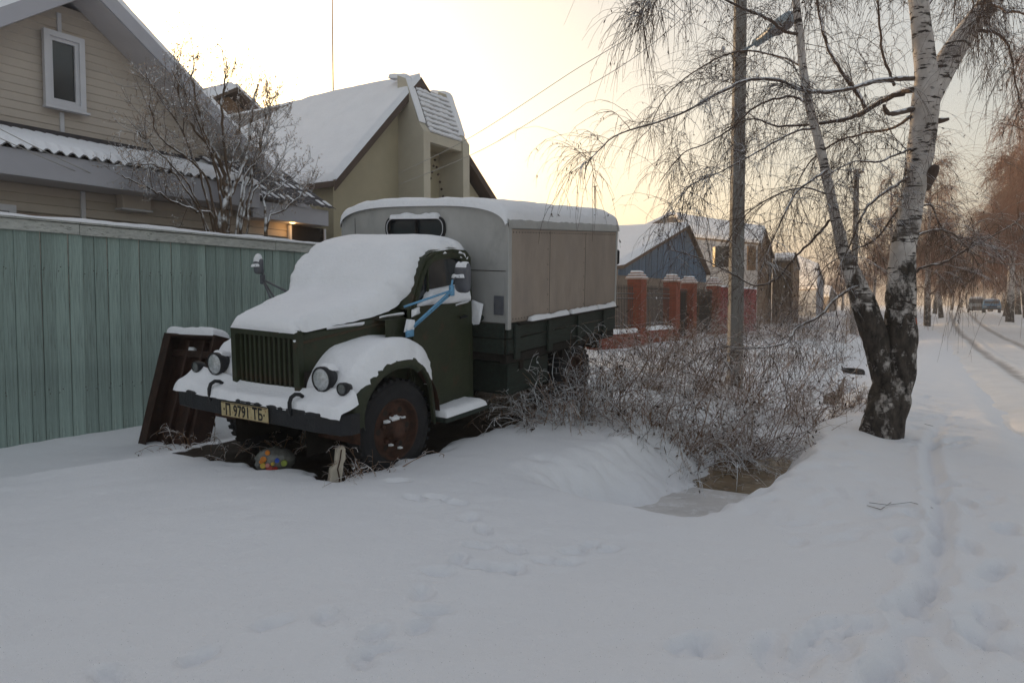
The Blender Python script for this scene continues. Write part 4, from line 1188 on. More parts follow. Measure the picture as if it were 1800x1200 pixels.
def build_panel():
    B0 = Vector((-4.33, 8.50, -.12)); e = Vector((.8, -.6, 0)); back = Vector((.6, .8, 0))
    th = R(15); s = back * math.sin(th) + Vector((0, 0, math.cos(th))); n = e.cross(s)
    if n.dot(back) > 0: n = -n
    Mx = Matrix((e, s, n)).transposed().to_4x4(); Mx.translation = B0
    T = empty('steel_tray', matrix=Mx, label='rusty brown steel tray leaning on its end between fence and truck', cat='tray')
    H_ = 1.40; W_ = 1.02
    MB().bbox(0.0, W_, 0, H_, -.20, -.17, .006).build('back_sheet', RUSTP, T)
    MB().bbox(-.03, .0, 0, H_, -.21, .02, .004).build('side_wall', RUSTP, T)
    MB().bbox(W_, W_ + .03, 0, H_, -.21, .02, .004).build('side_wall', RUSTP, T)
    MB().bbox(-.03, W_ + .03, H_, H_ + .03, -.21, .02, .004).build('end_wall', RUSTP, T)
    MB().prism([(.0, .0), (.13, .0), (.13, .012), (.0, .012)], lambda a, b, q: (a, H_ * q, .006 + b)).build('flange', RUSTP, T)
    for x in (.30, .62):
        MB().bbox(x, x + .05, 0.02, H_ - .02, -.168, -.10, .01).build('rib', RUSTP, T)
    MB().bbox(.01, W_ - .01, H_ - .22, H_ - .14, -.168, -.11, .008).build('cross_rib', RUSTP, T)
    inv = Mx.inverted().to_3x3(); up = inv @ Vector((0, 0, 1))
    q = snow_quad((.02, H_ + .03, -.20), (W_, H_ + .03, -.20), (W_, H_ + .03, .03), (.02, H_ + .03, .02), .085, .07, 40, 14, .2, .3, 73, up); q.build('tray_snow', SNOW, T, True)
    q = snow_quad((.32, H_ - .13, -.168), (.45, H_ - .13, -.168), (.45, H_ - .13, -.11), (.32, H_ - .13, -.11), .03, .02, 10, 6, .2, .3, 74, up); q.build('rib_snow', SNOWR, T, True)
build_panel()

def build_litter():
    # block of cracked white wood below the bumper
    p = at(588, 818, 6.15); z = tz(p.x, p.y)
    T = empty('wood_block', (p.x, p.y, z - .06), R(25), 'cracked white-painted wooden block standing under the bumper', 'block')
    rows = []
    for zz, k, dx in ((0, 1, 0), (.1, 1.02, .0), (.2, .98, .015), (.235, .72, .035), (.27, .8, .045), (.36, .72, .05), (.385, .35, .06)):
        rows.append([(dx + x * k + .005 * math.sin(zz * 40 + x * 30), y * k, zz) for x, y in rrect(-.055, .055, -.045, .045, .015, 2)])
    mb = MB().grid(rows, False, True); mb.f.append(tuple(range(len(mb.v) - 12, len(mb.v)))); mb.build('block_body', BLOCKW, T)
    MB().tube([(.02, -.05, .02), (.03, -.052, .12), (.015, -.052, .2), (.035, -.05, .27), (.05, -.045, .36)], .006, 5).build('crack', RUST, T)
    # bag of rubbish with coloured caps
    p = at(484, 800, 6.45); z = tz(p.x, p.y)
    T = empty('rubbish_bag', (p.x, p.y, z + .05), R(15), 'clear plastic bag of coloured bottle caps lying under the number plate', 'bag')
    rows = []; rr = random.Random(9)
    for i in range(13):
        a = math.pi * i / 12; row = []
        for k in range(20):
            b = 2 * math.pi * k / 20; n = 1 + .10 * float(vnoise(b * 2 + i, i, .9, 75)) + .06 * rr.uniform(-1, 1)
            row.append((.175 * math.sin(a) * math.cos(b) * n, .12 * math.sin(a) * math.sin(b) * n, .105 - .115 * math.cos(a) * n))
        rows.append(row)
    MB().grid(rows, False, True).build('bag_film', BAGM, T, True)
    cols = {'orange': (.50, .17, .02), 'red': (.32, .04, .03), 'blue': (.03, .08, .40), 'yellow': (.42, .30, .05), 'lime': (.20, .25, .04), 'pink': (.40, .16, .13)}
    spots = (('orange', -.06, .19, .022), ('orange', -.09, .14, .026), ('yellow', -.10, .085, .026), ('red', -.045, .06, .030), ('blue', .02, .125, .020), ('yellow', -.02, .10, .016), ('lime', .075, .10, .028), ('pink', -.06, .09, .02), ('orange', -.11, .12, .018), ('red', .0, .05, .022))
    for nm, x, z_, r in spots:
        m = mat('cap_' + nm, cols[nm], .35, .15, 30)
        yy = -.118 * math.sqrt(max(0, 1 - (x / .18) ** 2 - ((z_ - .105) / .13) ** 2)) - .004
        q = MB().lathe([(.001, 0), (r * .9, 0), (r, .006), (r, .022), (r * .8, .024)], 12, 'y'); q.xf(Matrix.Translation((x, yy - .012, z_)) @ Matrix.Rotation(rr.uniform(-.5, .5), 4, 'X') @ Matrix.Rotation(rr.uniform(-.5, .5), 4, 'Z'))
        q.build('bottle_cap', m, T)
    # half-buried tyre by the ditch and a concrete pipe end behind the birch
    p = at(1497, 634, 20.0); z = tz(p.x, p.y)
    Tm = Matrix.Translation((p.x, p.y, z - .03)) @ Matrix.Rotation(R(3), 4, 'X')
    q = MB().lathe([(.20, -.08), (.24, -.10), (.30, -.10), (.335, -.05), (.335, .05), (.30, .10), (.24, .10), (.20, .08)], 32, 'z')
    o = q.build('old_tyre', RUBBER, None, True); o.matrix_world = Tm; tag(o, 'black tyre lying in the snow left of the birch trunk', 'tyre')
    a = at(1462, 690, 14.0); b = at(1476, 655, 17.0); a.z = tz(a.x, a.y) + .08; b.z = tz(b.x, b.y) + .10
    mid = (a + b) / 2
    T = empty('fallen_log', mid, 0, 'dark snow-topped log lying by the ditch behind the birch', 'log')
    MB().tube([a - mid, (a - mid) * .3 + Vector((.03, 0, .02)), (b - mid) * .5, b - mid], [.15, .14, .13, .12], 12, True, .05).build('log_body', LOGWALL, T, True)
    sd = Vector((.09, -.02, 0)); up = Vector((0, 0, .09))
    snow_quad(a - mid - sd + up, a - mid + sd + up, b - mid + sd + up, b - mid - sd + up, .10, .08, 8, 40, .2, .3, 76).build('log_snow', SNOW, T, True)
build_litter()

# ================================================================== HOUSES ON THE LEFT
def window(T, u0, u1, z0, z1, w, casing=.08, name='window'):
    """window in a wall whose outer face is at local y = w and faces local -y"""
    fr = plate([[(u0, z0), (u1, z0), (u1, z1), (u0, z1)], [(u0 + casing, z0 + casing), (u1 - casing, z0 + casing), (u1 - casing, z1 - casing), (u0 + casing, z1 - casing)]], .07, lambda a, b, h: (a, w - .03 + h, b)).build(name, TRIM, T)
    c = casing; d = casing + .05
    plate([[(u0 + c, z0 + c), (u1 - c, z0 + c), (u1 - c, z1 - c), (u0 + c, z1 - c)], [(u0 + d, z0 + d), (u1 - d, z0 + d), (u1 - d, z1 - d), (u0 + d, z1 - d)]], .05, lambda a, b, h: (a, w - .005 + h, b)).build('sash', TRIM, fr)
    MB().grid([[(a, w + .008, b) for a in (u0 + d - .01, u1 - d + .01)] for b in (z0 + d - .01, z1 - d + .01)]).build('pane', GLASSD, fr)
    MB().bbox(u0 - .03, u1 + .03, w - .12, w - .02, z0 - .035, z0 - .002, .004).build('sill', TRIM, fr)
    return fr

def planks(T, lo, hi, step, w, bounds, m, name='siding_plank'):
    z = lo
    while z < hi - .01:
        a, b = bounds(z)
        if b - a > .05:
            MB().add([(a, w, z + step), (b, w, z + step), (b, w - .014, z + .012), (a, w - .014, z + .012), (a, w, z), (b, w, z), (a, w + .03, z), (b, w + .03, z), (a, w + .03, z + step), (b, w + .03, z + step)],
                     [(0, 1, 2, 3), (3, 2, 5, 4), (4, 5, 7, 6), (0, 8, 9, 1), (6, 7, 9, 8), (0, 3, 4, 6, 8), (1, 9, 7, 5, 2)]).build(name, m, T)
        z += step

def build_house_one():
    T = street_thing('siding_house', 0, 0, 0, 'cream siding house with a white gable window behind the fence', 'house')
    w = 11.5; ua, za = 6.14, 6.12; sl = .700; ul, ur = 1.9, 10.3
    zl = za - (ua - ul) * sl; zr = za - (ur - ua) * sl
    # solid body
    MB().prism([(ul + .35, 0), (ul + .35, zl + .1), (ua, za - .17), (ur - .35, zr + .1), (ur - .35, 0)], lambda a, b, s: (a, w + .03 + 8.5 * s, b)).build('wall', SIDING, T)
    planks(T, 3.75, za - .2, .118, w, lambda z: (max(ul + .35, ua - (za - .03 - z) / sl), min(ur - .35, ua + (za - .03 - z) / sl)), SIDING)
    # window and trim
    u0, z0 = on_wall(73, 186, w); u1, z1 = on_wall(141, 76, w)
    window(T, u0, u1, z0, z1 + .03, w - .06)
    um = (u0 + u1) / 2 - .02
    MB().bbox(um - .03, um + .03, w - .035, w, z1 + .05, za - .25, .005).build('cover_strip', TRIM, T)
    MB().bbox(um - .03, um + .03, w - .035, w, 4.0, z0 - .04, .005).build('cover_strip', TRIM, T)
    # roof
    wf = w - .62; wb = 20.2; t = .20
    for side, ue, ze in (('l', ul, zl), ('r', ur, zr)):
        MB().prism([(ua, za), (ue, ze), (ue, ze + t), (ua, za + t)], lambda a, b, s: (a, wf + .02 + (wb - wf) * s, b)).build('roof_slope', FASCIA, T)
        MB().prism([(ua, za - .03), (ue, ze - .03), (ue, ze + t + .02), (ua, za + t + .02)], lambda a, b, s: (a, wf - .02 + .035 * s, b)).build('barge_board', FASCIA, T)
        MB().prism([(ua, za - .035), (ue, ze - .035), (ue, ze - .004), (ua, za - .004)], lambda a, b, s: (a, wf + .02 + (w - wf - .04) * s, b)).build('soffit', SOFFIT, T)
        nrm = Vector((-(zr - za) if side == 'r' else (zl - za), 0, abs(ue - ua))).normalized()
        if side == 'l': nrm = Vector((-abs(nrm.x), 0, nrm.z))
        q = snow_quad((ua, wf - .02, za + t), (ue, wf - .02, ze + t), (ue, wb, ze + t), (ua, wb, za + t), .17, .12, 40, 50, .12, .6, 81, (0, 0, 1)); q.build('roof_snow', SNOW, T, True)
    # lean-to with corrugated roof
    ue0, ue1 = 1.2, 8.08; we, ww = 9.72, 11.46; zee, zw = 3.50, 4.02
    us = np.arange(ue0, ue1 + .001, .02)
    cor = lambda u: .024 * math.sin(2 * math.pi * u / .15)
    rows = [[(u, a, z + cor(u)) for a, z in ((we - .06, zee - .018), (ww, zw))] for u in us]
    MB().grid(rows).build('lean_to_roof', ROOFDARK, T, True)
    rows = []
    for u in us:
        row = []; n = 14
        for k in range(n):
            q = k / (n - 1); top = .90 + .04 * float(vnoise(u, 0, .12, 82)) + .02 * math.sin(2 * math.pi * u / .15); a = we - .05 + (ww - we) * q * top
            z = zee - .016 + (zw - zee) * (a - we + .05) / (ww - we)
            e = math.sqrt(max(0, 1 - max(0, 1 - min(q, 1 - q) / .13) ** 2)); th = .085 * (1 + .15 * float(vnoise(u, a, .5, 83)))
            z2 = z + cor(u) * (1 - .6 * e) + th * e - (.01 if k in (0, n - 1) else 0)
            row.append((u, a - (.015 if k == 1 else 0), z2))
        rows.append(row)
    MB().grid(rows).build('lean_to_snow', SNOW, T, True)
    MB().bbox(ue0, ue1 + 1.2, w - .10, w - .016, 4.04, 4.13, .006).build('wall_flashing', ROOFDARK, T)
    MB().bbox(ue0, ue1, we, we + .04, 3.14, 3.46, .004).build('fascia', FASCIA, T)
    MB().bbox(ue1 - .04, ue1, we + .04, 10.3, 3.14, 3.52, .004).build('fascia_end', FASCIA, T)
    MB().bbox(ue0, ue1 - .045, we + .045, 10.30, 3.14, 3.16, .004).build('lean_to_soffit', SOFFIT, T)
    MB().box(ue0 + .2, ue1, 10.33, 11.4, 0, 3.42).build('lean_to_wall', SIDING, T)
    planks(T, 2.78, 3.13, .115, 10.3, lambda z: (ue0 + .2, 9.75), SIDING)
    planks(T, 2.62, 2.76, .14, 10.3, lambda z: (ue0 + .2, 7.9), SIDINGB)
    planks(T, 1.6, 2.60, .115, 10.3, lambda z: (ue0 + .2, 7.9), SIDING)
    u, _ = on_wall(143, 340, 10.3); MB().bbox(u - .03, u + .03, 10.25, 10.282, 1.6, 3.13, .004).build('cover_strip', TRIM, T)
    a0, b0 = on_wall(203, 366, 10.3); a1, b1 = on_wall(252, 335, 10.3)
    bx = MB().bbox(a0, a1, 10.12, 10.28, b0, b1, .006).build('wall_box', SIDING, T)
    MB().bbox(a0 - .02, a1 + .02, 10.10, 10.28, b0 - .03, b0 - .002, .004).build('box_trim', TRIM, bx)
    a0, b0 = on_wall(-8, 374, 10.3); a1, b1 = on_wall(20, 362, 10.3)
    window(T, a0 - .5, a1, b0 - 1.1, b1, 10.24)
    # porch with dark tiles, doorway
    p0, p1 = 8.12, 9.80; we2 = 9.95
    MB().bbox(p0, p1, we2, we2 + .04, 3.02, 3.30, .004).build('porch_fascia', FASCIA, T)
    MB().bbox(p1 - .04, p1, we2 + .045, 11.0, 3.02, 3.30, .004).build('porch_fascia_end', FASCIA, T)
    MB().bbox(p0, p1 - .05, we2 + .05, 10.28, 3.02, 3.05, .004).build('porch_soffit', SOFFIT, T)
    n = 0
    for r_ in range(5):
        for k in range(11):
            ua_ = p0 - .12 + k * .172
            w0 = we2 - .10 + r_ * .26; zz = 3.32 + r_ * .155
            rows = [[(ua_ + .172 * q, w0 + dw, zz + dz + .025 * math.sin(math.pi * q) ** .8) for dw, dz in ((0, 0), (0, .012), (.28, .165))] for q in np.linspace(0, 1, 6)]
            MB().grid(rows).build('roof_tile', ROOFDARK, T, True)
    q = snow_quad((p0 - .1, 10.95, 3.93), (p1 + .05, 10.95, 3.93), (p1 + .05, 11.2, 4.02), (p0 - .1, 11.2, 4.02), .06, .06, 30, 10, .3, .2, 84); q.build('porch_snow', SNOW, T, True)
    mb = MB(); rr = random.Random(4)
    for r_ in range(5):
        for k in range(11):
            if rr.random() < .55:
                ua_ = p0 - .12 + k * .172; w0 = we2 - .06 + r_ * .26; zz = 3.355 + r_ * .155
                snow_quad((ua_ + .04, w0, zz), (ua_ + .14, w0, zz), (ua_ + .14, w0 + .2, zz + .12), (ua_ + .04, w0 + .2, zz + .12), .03, .04, 6, 8, .3, .1, 85 + k).build('tile_snow', SNOWR, T, True)
    d0, dz0 = on_wall(509, 390, 10.26); d1, _ = on_wall(566, 420, 10.26)
    MB().box(d0, d1, 10.22, 10.262, .4, 3.0).build('doorway', DARKIN, T)
    for a in (d0 - .05, d1):
        MB().bbox(a, a + .05, 10.20, 10.262, .4, 3.0, .004).build('door_jamb', TRIM, T)
    MB().bbox(d1 + .06, p1 + .05, 10.22, 10.28, .4, 3.0, .004).build('porch_wall', PLASTERL, T)
    # lit lamp above the doorway
    lu, lz = on_wall(514, 386, 10.05)
    L = street_thing('porch_lamp', lu, 10.05, lz, 'small lit globe lamp over the dark porch doorway', 'lamp')
    glow = mat('lamp_glow', (1, .7, .35), .4, 0, 1, emit=(1, .50, .16), emit_s=5)
    MB().lathe([(.001, -.075), (.05, -.06), (.07, -.02), (.07, .01)], 16, 'z').build('lamp_glass', glow, L, True)
    MB().lathe([(.075, .01), (.08, .02), (.06, .05), (.02, .06), (.02, .10)], 16, 'z').build('lamp_cap', BROWNB, L, True)
    MB().tube([(0, 0, .10), (0, 0, .14), (0, .17, .14)], .012, 6).build('lamp_arm', BROWNB, L)
    li = bpy.data.lights.new('porch_bulb', 'POINT'); li.energy = 0.9; li.color = (1, .55, .2); li.shadow_soft_size = .05
    lo = bpy.data.objects.new('porch_bulb', li); COL.objects.link(lo); lo.parent = L; lo.location = (0, -.02, -.14)
build_house_one()

def build_house_two():
    T = street_thing('plaster_house', 0, 0, 0, 'ochre plaster house with a steep snowy roof and balcony portal', 'house')
    w = 11.0; ua, za = 13.45, 6.62; ul, zl = 10.72, 3.92; ur, zr = 17.3, 3.75
    MB().prism([(ul + .25, 0), (ul + .25, zl + .05), (ua, za - .12), (ur - .25, zr + .05), (ur - .25, 0)], lambda a, b, s: (a, w + 12 * s, b)).build('wall', PLASTER, T)
    wf, wb = w - .30, 23.3
    for ue, ze in ((ul, zl), (ur, zr)):
        MB().prism([(ua, za), (ue, ze), (ue, ze + .12), (ua, za + .12)], lambda a, b, s: (a, wf + .03 + (wb - wf) * s, b)).build('roof_slope', BROWNB, T)
        MB().prism([(ua, za - .08), (ue, ze - .08), (ue, ze + .13), (ua, za + .13)], lambda a, b, s: (a, wf - .01 + .035 * s, b)).build('barge_board', BROWNB, T)
    # corrugated sheets showing where the snow slid off, then the snow
    rows = []
    for ww in np.arange(wf, wb, .03):
        rows.append([(ua + (ul - ua) * q, ww, za + .125 + (zl - za) * q + .018 * math.sin(2 * math.pi * ww / .16)) for q in (0, .5, 1)])
    MB().grid(rows).build('roof_sheet', ROOFGREY, T, True)
    q = snow_quad((ua, wf - .02, za + .13), (ul, wf - .02, zl + .13), (ul, 20.5, zl + .13), (ua, 14.2, za + .13), .13, .10, 50, 50, .12, .6, 91); q.build('roof_snow', SNOW, T, True)
    q = snow_quad((ua, 17.0, za + .13), (ul, 21.5, zl + .13), (ul, wb, zl + .13), (ua, wb, za + .13), .08, .10, 30, 30, .2, .6, 92); q.build('roof_snow', SNOW, T, True)
    q = snow_quad((ua, wf - .02, za + .13), (ur, wf - .02, zr + .13), (ur, wb, zr + .13), (ua, wb, za + .13), .12, .10, 30, 30, .12, .6, 93); q.build('roof_snow', SNOW, T, True)
    # portal: two pylons, a small mansard between them and a recessed balcony
    pf = 10.28
    for a0, a1 in ((13.0, 13.24), (14.50, 14.76)):
        MB().prism([(w + .01, 0), (pf, 0), (pf, 5.42), (10.42, 5.62), (10.78, 6.62), (w + .01, 6.72)], lambda a, b, s: (a0 + (a1 - a0) * s, a, b)).build('pylon', PLASTERL, T)
        q = snow_quad((a0, 10.40, 5.64), (a1, 10.40, 5.64), (a1, 10.78, 6.64), (a0, 10.78, 6.64), .06, .05, 10, 20, .2, .2, 94); q.build('pylon_snow', SNOW, T, True)
        q = snow_quad((a0, 10.78, 6.64), (a1, 10.78, 6.64), (a1, 11.3, 6.72), (a0, 11.3, 6.72), .09, .06, 10, 12, .2, .2, 95); q.build('pylon_snow', SNOW, T, True)
    for k in range(9):
        f = k / 9; y = 10.35 + .42 * f; z = 5.45 + 1.08 * f
        MB().prism([(0, 0), (.07, .12), (.03, .13), (-.05, .015)], lambda a, b, s: (13.25 + 1.24 * s, y + a, z + b)).build('mansard_tile_row', ROOFGREY, T)
        q = snow_quad((13.25, y - .045, z + .01), (14.49, y - .045, z + .01), (14.49, y + .0, z + .085), (13.25, y + .0, z + .085), .03, .02, 40, 6, .5, .1, 96 + k, (0, -.6, .8)); q.build('row_snow', SNOWR, T, True)
    MB().prism([(10.45, 5.22), (w + .02, 5.22), (w + .02, 6.6), (10.86, 6.56), (10.47, 5.5)], lambda a, b, s: (13.25 + 1.24 * s, a, b)).build('mansard_core', PLASTER, T)
    MB().bbox(13.245, 14.495, 10.32, 10.44, 5.22, 5.44, .006).build('lintel', PLASTERL, T)
    MB().box(13.25, 14.49, w - .012, w - .004, 2.9, 5.2).build('balcony_back', PLASTER, T)
    MB().bbox(13.5, 13.95, w - .06, w - .015, 3.0, 5.0, .004).build('balcony_door', BROWNB, T)
    MB().box(13.245, 14.495, 10.35, w, 2.75, 2.9).build('balcony_floor', PLASTERL, T)
    for (a, za_), (b, zb_) in (((13.85, 4.95), (13.35, 3.6)), ((13.85, 4.95), (14.40, 3.5))):
        for k in range(10):
            f = k / 9; MB().lathe([(.001, -.035), (.035, 0), (.001, .035)], 6, 'z', (a + (b - a) * f, 10.62, za_ + (zb_ - za_) * f)).build('garland_piece', BROWNB, T)
    # masts on the roof
    r1 = on_wall(586, 182, 13.6)
    for nm, px, pyb, pyt, ww, r, lab in (('antenna_mast', 586, 184, -60, 13.7, .022, 'tall thin antenna mast rising from the plaster house ridge'), ('wire_mast', 604, 232, 178, 12.9, .009, 'short thin wire mast standing on the snowy roof slope')):
        u, z = on_wall(px, pyb, ww); _, zt_ = on_wall(px + 3, pyt, ww)
        A = street_thing(nm, u, ww, z, lab, 'antenna')
        MB().tube([(0, 0, -.3), (0, 0, (zt_ - z) * .5), (.02, 0, zt_ - z)], [r, r * .8, r * .5], 6).build('mast_tube', MAST, A)
        MB().lathe([(r * 2.2, -.05), (r * 2.2, .04), (r, .06)], 8, 'z').build('mast_foot', MAST, A)
build_house_two()

def build_house_three():
    # small gable seen between the two houses, above the bare lilac
    T = street_thing('small_cottage', 0, 0, 0, 'brown gabled cottage with snowy roof between the two near houses', 'house')
    w = 19.5
    u0, z0 = on_wall(402, 163, w); u1, z1 = on_wall(467, 226, w); ul = 2 * u0 - u1
    MB().prism([(ul + .1, 0), (ul + .1, z1), (u0, z0 - .12), (u1 - .1, z1), (u1 - .1, 0)], lambda a, b, s: (a, w + 6 * s, b)).build('wall', BROWNW, T)
    for ue in (ul - .3, u1 + .3):
        ze = z0 - abs(ue - u0) * (z0 - z1) / (u1 - u0)
        MB().prism([(u0, z0), (ue, ze), (ue, ze + .12), (u0, z0 + .12)], lambda a, b, s: (a, w - .4 + 7 * s, b)).build('roof_slope', BROWNB, T)
        q = snow_quad((u0, w - .42, z0 + .12), (ue, w - .42, ze + .12), (ue, w + 6.5, ze + .12), (u0, w + 6.5, z0 + .12), .2, .15, 24, 24, .1, .6, 99); q.build('roof_snow', SNOW, T, True)
build_house_three()

# ================================================================== STREET FURNITURE
def build_pole():
    p = at(1291, 690, 13.6); z = tz(p.x, p.y)
    T = empty('street_light', (p.x, p.y, z), 0, 'concrete street light pole with blue-grey lamp left of the birch', 'street light')
    rows = []
    for zz in np.linspace(-.3, 8.6, 30):
        r = .125 - .004 * zz
        rows.append([((x) * r / .12, (y) * r / .12, zz) for x, y in rrect(-.12, .12, -.12, .12, .035, 3)])
    mb = MB().grid(rows, False, True); mb.f.append(tuple(range(len(mb.v) - 16, len(mb.v)))); mb.build('pole', CONCRETE, T)
    dep = 13.6
    a = at(1296, 95, dep) - Vector((p.x, p.y, z)); b = at(1328, 76, dep - .35) - Vector((p.x, p.y, z)); c = at(1392, 32, dep - 1.0) - Vector((p.x, p.y, z))
    MB().tube([a, a * .5 + b * .5 + Vector((0, 0, -.01)), b], .022, 8).build('arm', LAMPM, T)
    MB().lathe([(.135, -.03), (.14, 0), (.135, .03)], 16, 'z', (0, 0, a.z)).build('clamp', BLACKP, T)
    d = (c - b); L = d.length; d.normalize(); side = d.cross(Vector((0, 0, 1))).normalized(); up = side.cross(d).normalized()
    def body(sections, nm, m, par):
        rows = []
        for t, wd, h0, h1 in sections:
            o = b + d * (t * L); rows.append([o + side * (wd * math.cos(q)) + up * ((h1 if math.sin(q) > 0 else h0) * abs(math.sin(q)) * (1 if math.sin(q) > 0 else -1)) for q in np.linspace(0, 2 * math.pi, 17)[:-1]])
        mb = MB().grid(rows, False, True); n = len(mb.v); mb.f.append(tuple(range(16))); mb.f.append(tuple(range(n - 16, n)))
        return mb.build(nm, m, par, True)
    hd = body([(-.02, .05, .05, .05), (.0, .085, .07, .07), (.45, .10, .08, .09), (.48, .14, .07, .12), (.75, .16, .07, .14), (1.0, .15, .07, .13), (1.05, .09, .04, .07)], 'lamp_head', LAMPM, T)
    body([(.50, .11, .10, .0), (.6, .12, .13, .0), (.9, .12, .13, .0), (1.0, .09, .08, .0)], 'lamp_bowl', LAMPG, hd)
    MB().tube([a + Vector((-.16, 0, -.02)), a + Vector((-.26, 0, -.03)), a + Vector((-.26, 0, .05))], .012, 6).build('insulator_hook', BLACKP, T)
    MB().lathe([(.02, 0), (.04, .03), (.035, .08), (.01, .1)], 10, 'z', a + Vector((-.26, 0, .04))).build('insulator', TRIM, T)
    MB().bbox(-.55, .55, -.05, .05, 8.1, 8.2, .01).build('crossarm', LOGWALL, T)
    top = Vector((p.x, p.y, z + 8.25))
    # overhead wires from the pole down to the plaster house
    for (px0, py0, dd0, off, lab) in ((700, 305, 15.6, -.4, 'upper overhead wire running from the plaster house to the pole'), (700, 325, 15.5, .4, 'lower overhead wire running from the plaster house to the pole')):
        A = at(px0, py0, dd0)
        mids = ((830, 240), (1000, 130), (1150, 30)) if off < 0 else ((850, 262), (1000, 172), (1150, 75))
        ks = [A] + [at(x, y, 15.6 + (13.6 - 15.6) * (x - 700) / 590.) for x, y in mids]
        ks.append(top + Vector((off, 0, 0)) if off < 0 else top + Vector((off, 0, -.25)))
        pts = []
        for i in range(len(ks) - 1):
            P0 = ks[max(i - 1, 0)]; P1 = ks[i]; P2 = ks[i + 1]; P3 = ks[min(i + 2, len(ks) - 1)]
            for k in range(8):
                t = k / 8; pts.append(.5 * ((2 * P1) + (P2 - P0) * t + (2 * P0 - 5 * P1 + 4 * P2 - P3) * t * t + (3 * P1 - P0 - 3 * P2 + P3) * t ** 3))
        pts.append(ks[-1])
        o = MB().tube(pts, .0065, 5).build('overhead_wire', WIRE, None, True); tag(o, lab, 'wire', 'overhead wires')
    for k, (e, lab) in enumerate((((200, 322, 10.1), 'lower slack wire reaching the cream house fascia'), ((170, 315, 9.9), 'upper slack wire reaching the cream house fascia'))):
        B = at(*e); A = at(-220, 106 + k * 26, 7.0); pts = [A.lerp(B, t) + Vector((0, 0, -.05 * 4 * t * (1 - t))) for t in np.linspace(0, 1, 16)]
        o = MB().tube(pts, .005, 5).build('house_wire', WIRE, None, True); tag(o, lab, 'wire', 'wires to the cream house')
    # second pole far off
    dep = 33.0; q = at(1500, 560, dep); z = tz(q.x, q.y)
    T = empty('utility_pole', (q.x, q.y, z), R(10), 'slim far utility pole with short crossarm behind the birch', 'utility pole')
    zt_ = at(1500, 298, dep).z - z
    MB().tube([(0, 0, -.3), (0, 0, zt_)], [.15, .11], 8).build('pole', CONCRETE, T)
    for dz in (.08, .75): MB().bbox(-.36, .36, -.04, .04, zt_ - dz - .06, zt_ - dz, .006).build('crossarm', LOGWALL, T)
    for x in (-.3, .3): MB().lathe([(.04, 0), (.05, .06), (.01, .12)], 8, 'z', (x, 0, zt_ - .08)).build('insulator', TRIM, T)
build_pole()

